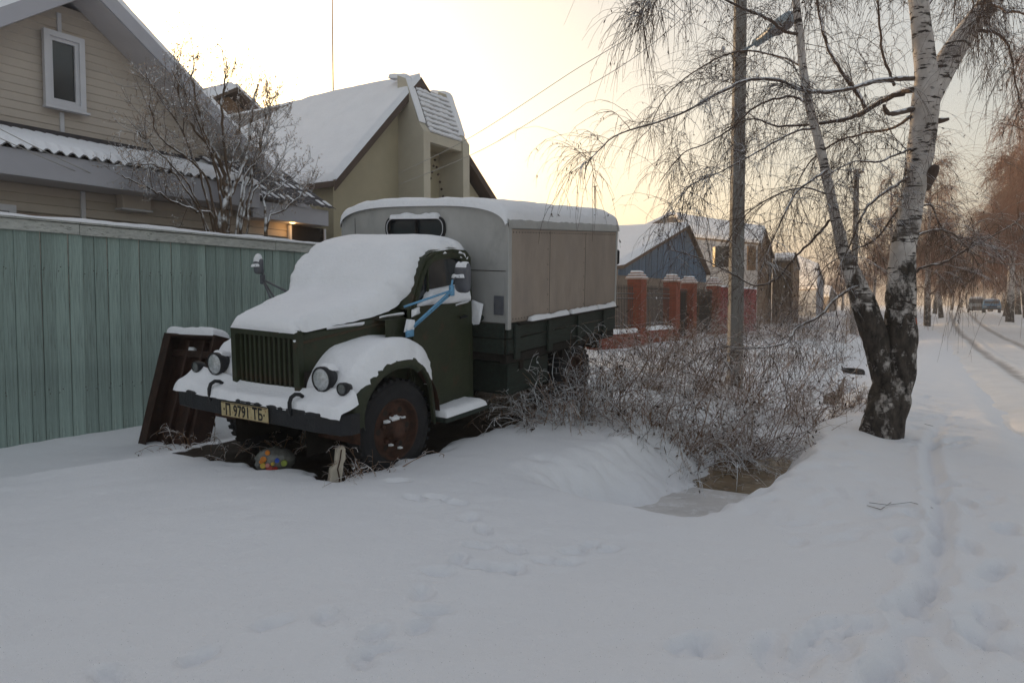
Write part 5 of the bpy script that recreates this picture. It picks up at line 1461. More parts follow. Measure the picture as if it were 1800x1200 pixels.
# ---- brick pillars, railings, gates
def build_brick_fence():
    W0 = 8.5
    def zg(u): 
        p = SW(u, W0); return tz(p.x, p.y)
    H = 1.98; S = .44
    def brick_wall(T, x0, x1, y0, y1, z0, z1, course=.083, L=.255):
        """courses of separate bricks round a core, faces towards -x and -y built"""
        MB().box(x0 + .012, x1 - .012, y0 + .012, y1 - .012, z0, z1).build('core', MORTAR, T)
        n = int(round((z1 - z0) / course))
        cache = {}
        def brick(a0, a1, b0, b1, z):
            key = (round(a1 - a0, 3), round(b1 - b0, 3))
            if key not in cache:
                o = MB().bbox(0, a1 - a0, 0, b1 - b0, 0, course - .012, .004).build('brick', BRICK, T); cache[key] = o.data
            else:
                o = bpy.data.objects.new('brick', cache[key]); COL.objects.link(o); o.parent = T
            o.location = (a0, b0, z)
        for k in range(n):
            z = z0 + k * course + .006; off = (k % 2) * L / 2
            a = x0 - off
            while a < x1 - .02:           # face towards the road
                s_, e_ = max(a, x0), min(a + L - .012, x1)
                if e_ - s_ > .03: brick(s_, e_, y0 - .004, y0 + .02, z)
                a += L
            b = y0 + .022 - (L / 2 - off)
            while b < y1 - .02:           # face towards the camera end
                s_, e_ = max(b, y0 + .022), min(b + L - .012, y1)
                if e_ - s_ > .03: brick(x0 - .004, x0 + .02, s_, e_, z)
                b += L
    names = ('nearest red brick gate pillar right behind the truck', 'second red brick pillar from the truck along the street fence', 'third red brick pillar from the truck beside the iron wicket', 'farthest red brick pillar next to the red sheet gate')
    PU = (21.0, 24.1, 25.9, 28.9)
    for i, u in enumerate(PU):
        z = zg(u)
        T = street_thing('brick_pillar', u, W0, z, names[i], 'pillar', 'red brick fence pillars')
        brick_wall(T, -S / 2, S / 2, -S / 2, S / 2, -.1, H - (0 if i == 0 else .02 * i))
        for k, (g, h) in enumerate(((.05, .06), (.0, .055), (-.06, .05))):
            zc = H + k * .085
            c = MB().bbox(-S / 2 - g, S / 2 + g, -S / 2 - g, S / 2 + g, zc, zc + h, .012).build('cap_slab', CAPC, T)
            e = S / 2 + g - .005
            snow_quad((-e, -e, zc + h), (e, -e, zc + h), (e, e, zc + h), (-e, e, zc + h), 0.02 if k < 2 else .04, .04, 14, 14, .15, .15, 110 + k).build('cap_snow', SNOW, c, True)
    # plinth and railing panels
    labs = ('iron railing on brick plinth half hidden by the truck box', 'iron railing on brick plinth between first and second brick pillars')
    for (u0, u1), lab in zip(((17.6, PU[0]), (PU[0], PU[1])), labs):
        z = zg((u0 + u1) / 2); a, b = S / 2 + .005, (u1 - u0) - S / 2 - .005
        T = street_thing('iron_railing', u0, W0, z, lab, 'railing', 'iron railings between brick pillars')
        brick_wall(T, a, b, -.15, .15, -.1, .40)
        snow_quad((a, -.16, .40), (b, -.16, .40), (b, .16, .40), (a, .16, .40), .11, .09, 40, 12, .2, .4, 120).build('plinth_snow', SNOW, T, True)
        for zz in (.58, 1.38, 1.52): MB().bbox(a, b, -.015, .015, zz, zz + .03, .004).build('rail', IRON, T)
        me = None; n = int((b - a) / .115)
        for k in range(n):
            x = a + .06 + k * .115
            if me is None:
                q = MB().bbox(-.009, .009, -.009, .009, .5, 1.66, .002); q.lathe([(.002, 1.80), (.018, 1.70), (.014, 1.66), (.006, 1.65)], 6, 'z')
                o = q.build('bar', IRON, T); me = o.data
            else:
                o = bpy.data.objects.new('bar', me); COL.objects.link(o); o.parent = T
            o.location = (x, 0, 0)
    # wicket between the second and third pillars, gates after the third
    for (u0, u1, lab, cat) in ((PU[1], PU[2], 'dark iron wicket gate between second and third brick pillars', 'gate'), (PU[2], PU[3], 'dark iron double gate between third and fourth brick pillars', 'gate')):
        z = zg((u0 + u1) / 2); a, b = S / 2 + .02, (u1 - u0) - S / 2 - .02
        T = street_thing('iron_gate', u0, W0, z, lab, cat)
        for zz in (.15, 1.0, 1.65): MB().bbox(a, b, -.02, .02, zz, zz + .04, .004).build('rail', IRON, T)
        MB().box(a + .02, b - .02, .022, .026, .2, 1.64).build('backing_sheet', DARKIN, T)
        me = None
        for k in range(int((b - a) / .13)):
            if me is None:
                o = MB().bbox(-.01, .01, -.045, -.021, .12, 1.78, .002).build('bar', IRON, T); me = o.data
            else:
                o = bpy.data.objects.new('bar', me); COL.objects.link(o); o.parent = T
            o.location = (a + .06 + k * .13, 0, 0)
    # red corrugated sheet fence
    z = zg(32); T = street_thing('sheet_fence', PU[3] + .3, W0, z, 'red corrugated sheet fence behind the concrete pole', 'fence')
    x = 0
    while x < 6.6:
        rows = []
        for k in range(23):
            xx = x + k * .05; rows.append([(xx, .02 * (1 if (k // 2) % 2 else -1), zz) for zz in (-.1, 1.95)])
        MB().grid(rows).build('sheet', REDSHEET, T); x += 1.11
    snow_quad((0, -.03, 1.94), (6.6, -.03, 1.94), (6.6, .03, 1.94), (0, .03, 1.94), .05, .03, 60, 6, .2, .3, 122).build('sheet_snow', SNOW, T, True)
build_brick_fence()

# ---- houses further along
def quad_house(name, label, P, m_wall, m_gable, Tsnow=.22, planks_m=None):
    """P: dict of world points - ridge ends (A near road, B far from road), eaves near side (C road end, D far end), eave of the other slope at the road end (E)"""
    A, B, C, D, E = [Vector(P[k]) for k in 'ABCDE']
    F = D + (E - C)
    base = Vector((C.x, C.y, min(0.3, C.z)))
    T = empty(name, base, 0, label, 'house')
    A, B, C, D, E, F = [v - base for v in (A, B, C, D, E, F)]
    g = lambda v: Vector((v.x, v.y, -.6))
    inn = .25; ax = (B - A).normalized(); Ai, Ci, Ei = A + ax * inn, C + ax * inn, E + ax * inn
    mb = MB(); vs = [Ci, D, F, Ei, g(Ci), g(D), g(F), g(Ei)]
    mb.add(vs, [(0, 1, 5, 4), (1, 2, 6, 5), (2, 3, 7, 6), (4, 5, 6, 7)]); mb.build('wall', m_wall, T)
    dn = Vector((0, 0, -.05))
    MB().add([Ai + dn, Ci + dn, g(Ci), g(Ei), Ei + dn], [(0, 1, 2, 3, 4)]).build('gable_wall', m_gable, T)
    # gable boards
    if planks_m:
        n = 16
        for k in range(n):
            f0, f1 = k / n, (k + .93) / n
            def top(f):
                p = Ci.lerp(Ei, f); fa = (Ai - Ci).dot(Ei - Ci) / (Ei - Ci).length_squared
                return p.x, p.y, (Ci.z + (Ai.z - Ci.z) * f / fa) if f < fa else (Ei.z + (Ai.z - Ei.z) * (1 - f) / (1 - fa))
            a0, a1 = Vector(top(f0)), Vector(top(f1)); off = -ax * .03; zb_ = min(Ci.z, Ei.z) - .25
            MB().add([a0 + off, a1 + off, Vector((a1.x, a1.y, zb_)) + off, Vector((a0.x, a0.y, zb_)) + off, a0, a1, Vector((a1.x, a1.y, zb_)), Vector((a0.x, a0.y, zb_))],
                     [(0, 1, 2, 3), (0, 4, 5, 1), (1, 5, 6, 2), (3, 2, 6, 7), (0, 3, 7, 4)]).build('gable_board', planks_m, T)
    up = Vector((0, 0, .14))
    for p, q in ((C, D), (E, F)):
        MB().add([A, B, q, p, A + up, B + up, q + up, p + up], [(0, 1, 2, 3), (4, 7, 6, 5), (0, 4, 5, 1), (1, 5, 6, 2), (2, 6, 7, 3), (3, 7, 4, 0)]).build('roof_slope', BROWNB, T)
        snow_quad(A + up, B + up, q + up, p + up, Tsnow, .2, 40, 24, .12, .8, 130).build('roof_snow', SNOW, T, True)
    return T, base

def build_far_houses():
    w = 12.0
    P = dict(A=SW(36.6, w, 5.45), B=SW(36.6, w + 16, 5.6), C=SW(28.2, w, 3.05), D=SW(28.2, w + 16, 3.05), E=SW(40.2, w, 3.2))
    T, b = quad_house('blue_gable_house', 'low house with blue plank gable and wide snowy roof behind brick pillars', P, LOGWALL, LOGWALL, .2, BLUEW)
    # the tall pale house with brown gable
    P = dict(A=at(1346, 405, 44), B=at(1185, 380, 52), C=at(1338, 432, 41), D=at(1215, 420, 47), E=at(1362, 455, 50))
    T, b = quad_house('pale_two_storey_house', 'tall pale grey house with brown gable and bluish snow roof behind pole', P, GREYWALL, BROWNW, .16)
    c = at(1321, 432, 40.8) - b; d = at(1321, 475, 40.8) - b
    MB().bbox(c.x - .22, c.x + .22, c.y - .12, c.y + .12, d.z, c.z, .02).build('brown_pilaster', BROWNW, T)
    c = at(1311, 398, 45) - b; MB().bbox(c.x - .5, c.x + .3, c.y - .3, c.y + .3, c.z - 1.2, c.z + .1, .03).build('chimney', GREYWALL, T)
    for px, py in ((1265, 452), (1300, 455)):
        c = at(px, py, 43.5) - b; MB().bbox(c.x - .4, c.x + .4, c.y - .5, c.y + .05, c.z - .6, c.z + .6, .02).build('window', GLASSD, T)
    P = dict(A=at(1181, 379, 60), B=at(1181, 377, 70), C=at(1130, 403, 60), D=at(1135, 402, 70), E=at(1235, 403, 60))
    quad_house('grey_attic_house', 'dark attic gable peeping above the blue house roof', P, LOGWALL, LOGWALL, .2)
    P = dict(A=at(1400, 452, 48), B=at(1362, 452, 53), C=at(1396, 462, 46), D=at(1358, 462, 51), E=at(1407, 475, 52))
    quad_house('brown_shed', 'small brown shed with snowy roof left of the far pale roofs', P, BROWNW, BROWNW, .2)
    P = dict(A=at(1440, 470, 66), B=at(1398, 452, 72), C=at(1437, 510, 60), D=at(1395, 512, 66), E=at(1450, 500, 72))
    quad_house('far_snowy_house', 'far house with broad bluish snow roof beside the left birch stem', P, GREYWALL, GREYWALL, .2)
    P = dict(A=at(1462, 508, 80), B=at(1420, 500, 90), C=at(1458, 524, 76), D=at(1418, 524, 86), E=at(1472, 522, 88))
    quad_house('distant_low_house', 'distant low house behind the birch with white roof', P, LOGWALL, LOGWALL, .2)
    P = dict(A=SW(27, 34, 6.3), B=SW(20, 50, 6.3), C=SW(22, 33, 4.0), D=SW(15, 49, 4.0), E=SW(32, 35, 4.0))
    quad_house('domed_roof_house', 'house far behind the truck box with only its snowy roof showing', P, LOGWALL, LOGWALL, .25)
    # antennas
    for nm, px, yb, yt, dep, lab in (('roof_antenna', 1046, 392, 328, 34, 'thin antenna pole standing alone right of the truck box'), ('yagi_antenna', 947, 385, 360, 40, 'small horizontal antenna above the truck box')):
        a = at(px, yb, dep); b = at(px, yt, dep)
        A = empty(nm, a, 0, lab, 'antenna')
        MB().tube([(0, 0, -4), (0, 0, b.z - a.z)], .022, 6).build('mast', MAST, A)
        MB().tube([(-.25 if nm[0] == 'y' else -.1, 0, b.z - a.z), (.18 if nm[0] == 'y' else .1, 0, b.z - a.z + .02)], .02, 5).build('boom', MAST, A)
build_far_houses()

# ---- cars far down the road
def build_car(name, label, px, depth, m, wid, hgt, van=False):
    p = at(px, 552, depth); z = tz(p.x, p.y)
    T = empty(name, (p.x, p.y, z + .0), STREET_ROT - R(90), label, 'car')
    L = 4.3; hw = wid / 2
    pf = [(-L / 2, .35), (-L / 2, .8), (-L / 2 + .1, .95), (-L / 2 + .9, 1.0), (-L / 2 + 1.5, hgt - .08), (-L / 2 + 1.8, hgt), (L / 2 - 1.0, hgt), (L / 2 - .4, 1.0), (L / 2, .9), (L / 2, .35)]
    if van: pf = [(-L / 2, .35), (-L / 2, .95), (-L / 2 + .25, 1.1), (-L / 2 + .7, hgt - .1), (-L / 2 + 1.0, hgt), (L / 2 - .1, hgt), (L / 2, hgt - .15), (L / 2, .35)]
    rows = []
    for x, k in ((-hw, .9), (-hw + .08, .98), (0, 1), (hw - .08, .98), (hw, .9)):
        rows.append([(x * (1 - .12 * max(0, zz - .9)), yy * (.97 if abs(x) > hw - .05 else 1), .35 + (zz - .35) * (k if zz > .5 else 1)) for yy, zz in pf])
    mb = MB().grid(rows, False, True); n = len(pf); mb.f.append(tuple(range(n))); mb.f.append(tuple(range(len(mb.v) - n, len(mb.v)))); mb.build('body', m, T)
    i0, i1 = (3, 4) if not van else (2, 3)
    (ya, z0), (yb, z1) = pf[i0], pf[i1]
    MB().add([(-hw * .80, ya - .0, z0 + .06), (hw * .80, ya - .0, z0 + .06), (hw * .72, yb - .03, z1 - .04), (-hw * .72, yb - .03, z1 - .04)], [(0, 1, 2, 3)]).build('windscreen', GLASSD, T)
    for s in (-1, 1):
        MB().bbox(min(s * hw * .55, s * hw * .9), max(s * hw * .55, s * hw * .9), -L / 2 - .02, -L / 2 + .02, .62, .78, .005).build('headlight', LENS, T)
        for y in (-L / 2 + .8, L / 2 - .8):
            MB().lathe([(.02, s * (hw - .2)), (.31, s * (hw - .2)), (.31, s * (hw + .0)), (.2, s * (hw + .01)), (.001, s * (hw + .01))], 14, 'x', (0, y, .31)).build('wheel', RUBBER, T)
    MB().bbox(-hw * .95, hw * .95, -L / 2 - .06, -L / 2 - .0, .35, .52, .01).build('bumper', BLACKP, T)
    MB().bbox(-.45, .45, -L / 2 - .015, -L / 2 + .01, .58, .74, .005).build('grille', BLACKP, T)
    i0 = 5 if not van else 4
    y0, y1 = pf[i0][0] + .1, pf[i0 + 1][0] - .1
    snow_quad((-hw * .75, y0, hgt - .03), (hw * .75, y0, hgt - .03), (hw * .75, y1, hgt - .03), (-hw * .75, y1, hgt - .03), .14, .12, 14, 14, .1, .4, 140).build('roof_snow', SNOW, T, True)
build_car('parked_car', 'pale grey parked car far down the road, left of the blue one', 1716, 84, CARGREY, 1.75, 1.75, True)
build_car('parked_car', 'blue parked car far down the road at right', 1742, 82, CARBLUE, 1.7, 1.45)

# ================================================================== TREES AND BRUSH
def smooth_path(pts, per=5):
    """Catmull-Rom through (Vector, radius) pairs"""
    out, rad = [], []
    for i in range(len(pts) - 1):
        (P0, r0), (P1, r1), (P2, r2), (P3, r3) = pts[max(i - 1, 0)], pts[i], pts[i + 1], pts[min(i + 2, len(pts) - 1)]
        for k in range(per):
            t = k / per
            out.append(.5 * ((2 * P1) + (P2 - P0) * t + (2 * P0 - 5 * P1 + 4 * P2 - P3) * t * t + (3 * P1 - P0 - 3 * P2 + P3) * t ** 3)); rad.append(r1 + (r2 - r1) * t)
    out.append(pts[-1][0]); rad.append(pts[-1][1])
    return out, rad

def trunk_mesh(pts, rad, n, seed, amp=.06):
    mb = MB().tube(pts, rad, n, True); vs = np.array(mb.v)
    c = np.repeat(np.array([tuple(p) for p in pts]), n, 0); d = vs - c; a = np.arctan2(d[:, 1], d[:, 0])
    k = 1 + amp * vnoise(np.cos(a) * .3 + c[:, 2] * .8, np.sin(a) * .3 + c[:, 2] * .3, .16, seed) + amp * .6 * vnoise(np.cos(a) * .3, c[:, 2] + np.sin(a) * .3, .07, seed + 1)
    mb.v = [tuple(p) for p in c + d * k[:, None]]
    return mb

def hanging_twigs(limbs, rng, n_sec, n_twig, sec_len, tw_len, r_sec, r_tw, leafn=0, leaf_size=.012, spread=1.0, up=.25, tail=0.15):
    """limbs: list of (K,3) arrays -> secondaries and drooping twigs"""
    parts = []; lv = []
    for lm in limbs:
        lm = np.asarray(lm); seg = np.linalg.norm(np.diff(lm, axis=0), axis=1); Lm = seg.sum(); n = max(2, int(n_sec * Lm))
        P = np.repeat(lm[None], n, 0); f = rng.uniform(tail, 1, n); p, d = sample_on(P, f)
        side = rng.normal(size=(n, 3)); side[:, 2] += up; side /= np.linalg.norm(side, axis=1, keepdims=True)
        d0 = d * .6 + side * spread; d0 /= np.linalg.norm(d0, axis=1, keepdims=True)
        L = rng.uniform(.4, 1.2, n) * sec_len * (1.2 - .75 * f)
        S = curves_from(p, d0, L, 7, rng, (0, 0, -1), .6, .11)
        rr = np.linspace(1, .35, 7)[None] * r_sec * rng.uniform(.6, 1.2, (n, 1)); parts.append(bundle(S, rr, 3))
        m = n * n_twig; idx = np.repeat(np.arange(n), n_twig); f = rng.uniform(.2, 1, m); p, d = sample_on(S[idx], f)
        side = rng.normal(size=(m, 3)); side[:, 2] -= .1; d0 = d * .8 + side * .45; d0 /= np.linalg.norm(d0, axis=1, keepdims=True)
        L = rng.gamma(3.0, .33, m) * tw_len
        W = curves_from(p, d0, L, 6, rng, (0, 0, -1), 1.35, .10)
        rr = np.linspace(1, .45, 6)[None] * r_tw * rng.uniform(.7, 1.2, (m, 1)); parts.append(bundle(W, rr, 3))
        # fine shoots on the twigs
        m2 = m; idx = rng.integers(0, m, m2); p, d = sample_on(W[idx], rng.uniform(.15, .95, m2)); d0 = d * .7 + rng.normal(size=(m2, 3)) * .5; d0 /= np.linalg.norm(d0, axis=1, keepdims=True)
        X = curves_from(p, d0, rng.uniform(.06, .26, m2) * (tw_len / .6), 4, rng, (0, 0, -1), 1.2, .08); parts.append(bundle(X, np.linspace(1, .5, 4)[None] * r_tw * .75 * np.ones((m2, 1)), 3))
        if leafn:
            k = int(m * leafn); idx = rng.integers(0, m, k); p, _ = sample_on(W[idx], rng.uniform(.4, 1, k)); lv.append(p)
    return parts, lv

def build_birch():
    D0 = 8.93; base = at(1550, 768, D0); base.z = tz(base.x, base.y) - .05
    T = empty('birch_tree', base, 0, 'large twin-stemmed birch with drooping frosted twigs beside the road', 'birch')
    def pts(L, dd=0.0):
        out = []
        for e in L:
            x, y, w_ = e[:3]; d = e[3] if len(e) > 3 else dd
            out.append((at(x, y, D0 + d) - base, w_ * .44 * (D0 + d) / FPX))
        return out
    main = pts([(1545, 800, 94), (1547, 768, 82), (1555, 735, 76), (1564, 700, 75), (1576, 645, 68), (1583, 600, 58), (1584, 540, 55), (1583, 500, 51), (1590, 430, 44), (1603, 355, 43), (1613, 300, 46), (1621, 240, 48), (1629, 170, 50), (1634, 140, 48)])
    fl = pts([(1632, 175, 50), (1627, 120, 40), (1621, 60, 37), (1615, 0, 35), (1606, -90, 31), (1595, -230, 25, -.2), (1590, -420, 15, -.4), (1580, -560, 5, -.5)])
    fr = pts([(1630, 180, 44, .0), (1660, 118, 44, .1), (1695, 62, 42, .2), (1738, 8, 40, .3), (1790, -60, 36, .5), (1850, -180, 28, .7), (1900, -340, 16, .9), (1930, -480, 5, 1.0)])
    sec = pts([(1568, 700, 44), (1552, 650, 48), (1540, 605, 48), (1530, 570, 50), (1514, 525, 44), (1499, 482, 37), (1485, 446, 25), (1470, 388, 20), (1455, 320, 18), (1440, 250, 17), (1424, 190, 16), (1412, 120, 15), (1405, 50, 14), (1398, -10, 14), (1388, -130, 11, .2), (1380, -300, 7, .4), (1378, -400, 3, .5)])
    for nm, p, n, sd in (('trunk', main, 40, 201), ('upper_trunk', fl, 24, 203), ('forked_limb', fr, 24, 205), ('second_stem', sec, 24, 207)):
        a, r = smooth_path(p, 8); trunk_mesh(a, r, n, sd, .10 if nm in ('trunk', 'second_stem') else .05).build(nm, BARK, T, True)
    # orange scar and broken stub
    sp = [at(1609 - 8 * f, 558 + 96 * f, D0 - .10) - base for f in np.linspace(0, 1, 14)]
    MB().tube(sp, [.010 + .026 * math.sin(math.pi * f) ** .6 * (1 + .25 * math.sin(f * 23)) for f in np.linspace(0, 1, 14)], 8).build('bark_scar', SCAR, T, True)
    a, r = smooth_path(pts([(1622, 330, 26), (1636, 308, 24, -.1), (1643, 296, 18, -.15), (1646, 290, 9, -.16)]), 4); trunk_mesh(a, r, 12, 209, .15).build('broken_stub', LIMB, T, True)
    a, r = smooth_path(pts([(1642, 214, 14), (1656, 212, 10, -.1), (1668, 209, 6, -.16)]), 4); trunk_mesh(a, r, 10, 211, .15).build('broken_stub', LIMB, T, True)
    a, r = smooth_path(pts([(1602, 192, 13), (1580, 198, 10, -.2), (1563, 200, 9, -.3), (1556, 193, 8, -.33), (1553, 184, 5, -.36)]), 4); trunk_mesh(a, r, 10, 213, .18).build('broken_stub', LIMB, T, True)
    L = {
        'a': [(1605, 138, 15), (1573, 140, 12, -.2), (1533, 144, 10, -.5), (1489, 158, 9, -.8), (1427, 162, 9, -.9), (1391, 151, 8, -1.0), (1364, 140, 8, -1.0), (1311, 142, 7, -1.1), (1267, 162, 7, -1.2), (1196, 200, 6, -1.3), (1133, 222, 5, -1.4), (1080, 240, 4, -1.4), (1036, 284, 3, -1.5), (1027, 315, 2, -1.5)],
        'b': [(1605, 158, 18), (1585, 163, 15, .2), (1551, 178, 14, .5), (1520, 196, 12, .8), (1489, 209, 10, 1.1), (1436, 218, 8, 1.4), (1369, 222, 6, 1.7), (1320, 209, 4, 2.0), (1270, 230, 3, 2.2)],
        'd': [(1600, 262, 9), (1587, 267, 7, -.2), (1547, 284, 6, -.6), (1502, 284, 4, -1.0), (1450, 310, 3, -1.4)],
        'e': [(1596, 312, 11), (1582, 320, 9, -.2), (1538, 351, 8, -.5), (1516, 378, 7, -.7), (1498, 422, 5, -.8), (1470, 480, 3, -1.0)],
        'f': [(1520, 500, 10), (1480, 516, 9, -.3), (1440, 555, 8, -.6), (1400, 578, 7, -.8), (1382, 602, 5, -.9), (1330, 612, 4, -1.0), (1270, 608, 2.5, -1.1)],
        'g': [(1470, 372, 9), (1457, 390, 8, .2), (1430, 420, 7, .4), (1400, 450, 6, .5), (1365, 490, 6, .6), (1328, 502, 5, .7), (1296, 486, 4.5, .8), (1262, 468, 4, .9), (1228, 453, 3, 1.0), (1180, 440, 2, 1.1)],
        'h': [(1590, 484, 10), (1625, 470, 8, -.1), (1661, 461, 7, -.3), (1700, 438, 6, -.5), (1735, 420, 4, -.6), (1790, 390, 2.5, -.8)],
        'h2': [(1598, 420, 7), (1640, 405, 6, .2), (1680, 415, 5, .5), (1720, 470, 3, .8), (1690, 505, 2, .9)],
        'h3': [(1606, 372, 8), (1635, 360, 6, .3), (1655, 400, 5, .5), (1690, 430, 4, .8), (1740, 460, 3, 1.1), (1800, 465, 2, 1.4)],
        'i': [(1705, 55, 12, .2), (1740, 55, 9, .0), (1762, 66, 8, -.1), (1778, 95, 6, -.2), (1784, 140, 5, -.2), (1796, 190, 3, -.3)],
        'j': [(1522, 194, 12, .8), (1507, 164, 10, .9), (1471, 116, 9, 1.0), (1450, 70, 8, 1.1), (1438, 10, 7, 1.2), (1425, -70, 5, 1.3), (1410, -160, 3, 1.4)],
        'k': [(1572, 150, 9, .3), (1564, 130, 8, .4), (1551, 89, 7, .5), (1545, 30, 6, .6), (1538, -60, 4, .7), (1520, -140, 2, .8)],
        'l': [(1404, 60, 11), (1380, 55, 9, -.1), (1345, 32, 9, -.4), (1293, 9, 7, -.8), (1230, -20, 5, -1.1), (1170, -10, 3, -1.4), (1130, 30, 2, -1.5)],
        'm': [(1426, 188, 9), (1405, 173, 8, .2), (1378, 171, 7, .4), (1329, 187, 6, .7), (1284, 227, 5, .9), (1240, 253, 4, 1.1), (1200, 270, 3, 1.2), (1160, 320, 2, 1.3)],
        'n': [(1452, 300, 9), (1430, 315, 7, -.3), (1400, 338, 6, -.6), (1378, 378, 5, -.8), (1356, 427, 3, -.9), (1340, 470, 2, -1)],
        'o': [(1450, 340, 6), (1410, 330, 5, .5), (1360, 345, 4, 1.0), (1310, 380, 3, 1.3), (1270, 440, 2, 1.5)],
        'p': [(1435, 225, 7), (1390, 235, 6, -.5), (1330, 268, 5, -1.0), (1270, 300, 4, -1.4), (1210, 330, 3, -1.7), (1180, 380, 2, -1.8)],
        'q': [(1415, 120, 7), (1370, 100, 6, .6), (1300, 90, 5, 1.2), (1230, 120, 4, 1.8), (1170, 170, 3, 2.2), (1140, 230, 2, 2.4)],
        'r': [(1402, 0, 9), (1360, -50, 7, -.6), (1290, -90, 6, -1.2), (1210, -80, 4, -1.7), (1150, -20, 3, -2.0), (1115, 60, 2, -2.1)],
        's': [(1392, -110, 8), (1330, -170, 6, .6), (1250, -180, 5, 1.3), (1180, -120, 3, 2.0), (1150, -40, 2, 2.2)],
        't': [(1612, -30, 12), (1570, -80, 9, -.8), (1510, -110, 7, -1.6), (1450, -80, 5, -2.2), (1410, -10, 3, -2.6)],
        'u': [(1600, -150, 11), (1560, -230, 8, .8), (1490, -260, 6, 1.7), (1430, -200, 4, 2.5), (1400, -100, 3, 3.0)],
        'v': [(1618, 30, 10), (1660, -30, 8, 1.0), (1690, -40, 6, 1.8), (1715, 20, 4, 2.4), (1720, 100, 3, 2.6)],
        'x': [(1740, 5, 12, .3), (1770, 20, 9, -.4), (1810, 30, 7, -1.0), (1840, 90, 4, -1.3), (1845, 180, 2, -1.4)],
        'y': [(1790, -60, 12, .5), (1770, -120, 9, 1.4), (1730, -130, 7, 2.2), (1690, -60, 5, 2.9), (1675, 40, 3, 3.2)],
        'z': [(1840, -150, 10, .7), (1800, -190, 8, -.2), (1760, -160, 6, -1.0), (1735, -70, 4, -1.5), (1728, 30, 2, -1.6)],
        'w': [(1596, -200, 10, -.2), (1640, -270, 8, -1.0), (1690, -260, 6, -1.7), (1725, -170, 4, -2.2), (1735, -60, 2, -2.4)],
        'a2': [(1600, 205, 10), (1570, 225, 8, .6), (1520, 235, 7, 1.2), (1470, 250, 5, 1.8), (1420, 290, 4, 2.2), (1390, 350, 2, 2.4)],
        'a3': [(1602, 330, 8), (1570, 380, 6, .5), (1540, 420, 5, .9), (1500, 440, 4, 1.2), (1450, 470, 3, 1.5), (1410, 530, 2, 1.7)],
    }
    rng = np.random.default_rng(5); limbs = []; thin = []
    for nm, q in L.items():
        p = pts(q); a, r = smooth_path(p, 5); r = [max(.004, x * .68) for x in r]
        a = [v + Vector(rng.normal(size=3) * min(.012, .35 * rr_)) if i > 2 else v for i, (v, rr_) in enumerate(zip(a, r))]
        MB().tube(a, r, 8).build('limb', LIMB, T, True)
        limbs.append(np.array([tuple(v) for v in a]))
    lp = [l for l in limbs]
    # resample to equal K for sampling
    parts, lv = hanging_twigs(lp, rng, 13, 8, .70, .42, .0046, .0027, .6, .010, 1.0, .2)
    V, F = merge(parts); tw = npmesh('twigs', V, F, TWIG, T); tag(tw, kind='stuff')
    C = np.concatenate(lv); V, F = leaves(C, .016, rng, 1.2); c = npmesh('catkins', V, F, DRYLEAF, T, False); tag(c, kind='stuff')
    # settled snow on the upper side of the thicker limbs
    for key in ('a', 'b', 'j'):
        a, r = smooth_path(pts(L[key]), 5); a = a[2:len(a) * 2 // 3]; r = r[2:len(a) + 2]
        rows = []
        for i, (p, rr_) in enumerate(zip(a, r)):
            t = (a[min(i + 1, len(a) - 1)] - a[max(i - 1, 0)]).normalized(); sd = t.cross(Vector((0, 0, 1))).normalized(); upv = sd.cross(t); rr_ *= .68
            e = rr_ * .22 if 0 < i < len(a) - 1 else 0
            rows.append([p + sd * rr_ * x + upv * (rr_ * y + e * y) for x, y in ((-.8, .45), (-.5, .95), (0, 1.15), (.5, .95), (.8, .45))])
        MB().grid(rows).build('limb_snow', SNOWR, T, True)
build_birch()

def far_birch(name, label, px, depth, height, spread, seed, dens=1.0, group='birches along the road', m=None, copy=None, rz=0.0, zpy=560):
    p = at(px, zpy, depth); z = tz(p.x, p.y) - .05
    if copy is not None:
        o = copy_tree(copy); o.location = (p.x, p.y, z); o.rotation_euler = (0, 0, rz); s = height / copy['h0']; o.scale = (s * spread, s * spread, s); tag(o, label); return o
    rng = np.random.default_rng(seed)
    T = empty(name, (p.x, p.y, z), 0, label, 'birch', group); T['h0'] = height
    H = height
    ctr = [(Vector((0, 0, -.2)), H * .019), (Vector((.02 * H * rng.normal(), .02 * H * rng.normal(), H * .3)), H * .014), (Vector((.02 * H * rng.normal(), .02 * H * rng.normal(), H * .65)), H * .008), (Vector((0, 0, H)), H * .002)]
    a, r = smooth_path(ctr, 8); trunk_mesh(a, r, 10, seed).build('trunk', BARK, T, True)
    limbs = []; tk = np.array([tuple(v) for v in a])
    for k in range(26):
        f = rng.uniform(.22, .97); i = int(f * (len(tk) - 1)); ang = rng.uniform(0, 2 * math.pi)
        d = np.array([math.cos(ang), math.sin(ang), rng.uniform(.5, 1.2)]); d /= np.linalg.norm(d); Ln = H * spread * rng.uniform(.7, 1.1) * (1.15 - f)
        c = curves_from(tk[i][None], d[None], np.array([Ln]), 12, rng, (0, 0, -1), .5, .08)[0]; limbs.append(c)
    rad = np.linspace(1, .25, 12)[None] * H * .0045 * np.ones((26, 1)); V, F = bundle(np.array(limbs), rad, 5); lo = npmesh('limbs', V, F, LIMB, T); tag(lo, kind='stuff')
    parts, lv = hanging_twigs(limbs, rng, 3.2 * dens, 8, H * .09, H * .085, .014, .0105, 0, .01, 1.0, .3, .1)
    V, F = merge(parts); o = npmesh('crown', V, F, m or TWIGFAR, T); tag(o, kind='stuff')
    return T
B1 = far_birch('roadside_birch', 'brown weeping birch right of the blue parked car', 1775, 52, 15.0, .28, 61, 2.6)
B2 = far_birch('roadside_birch', 'weeping brown birch seen right behind the big birch trunk', 1630, 50, 12.5, .26, 62, 2.4)
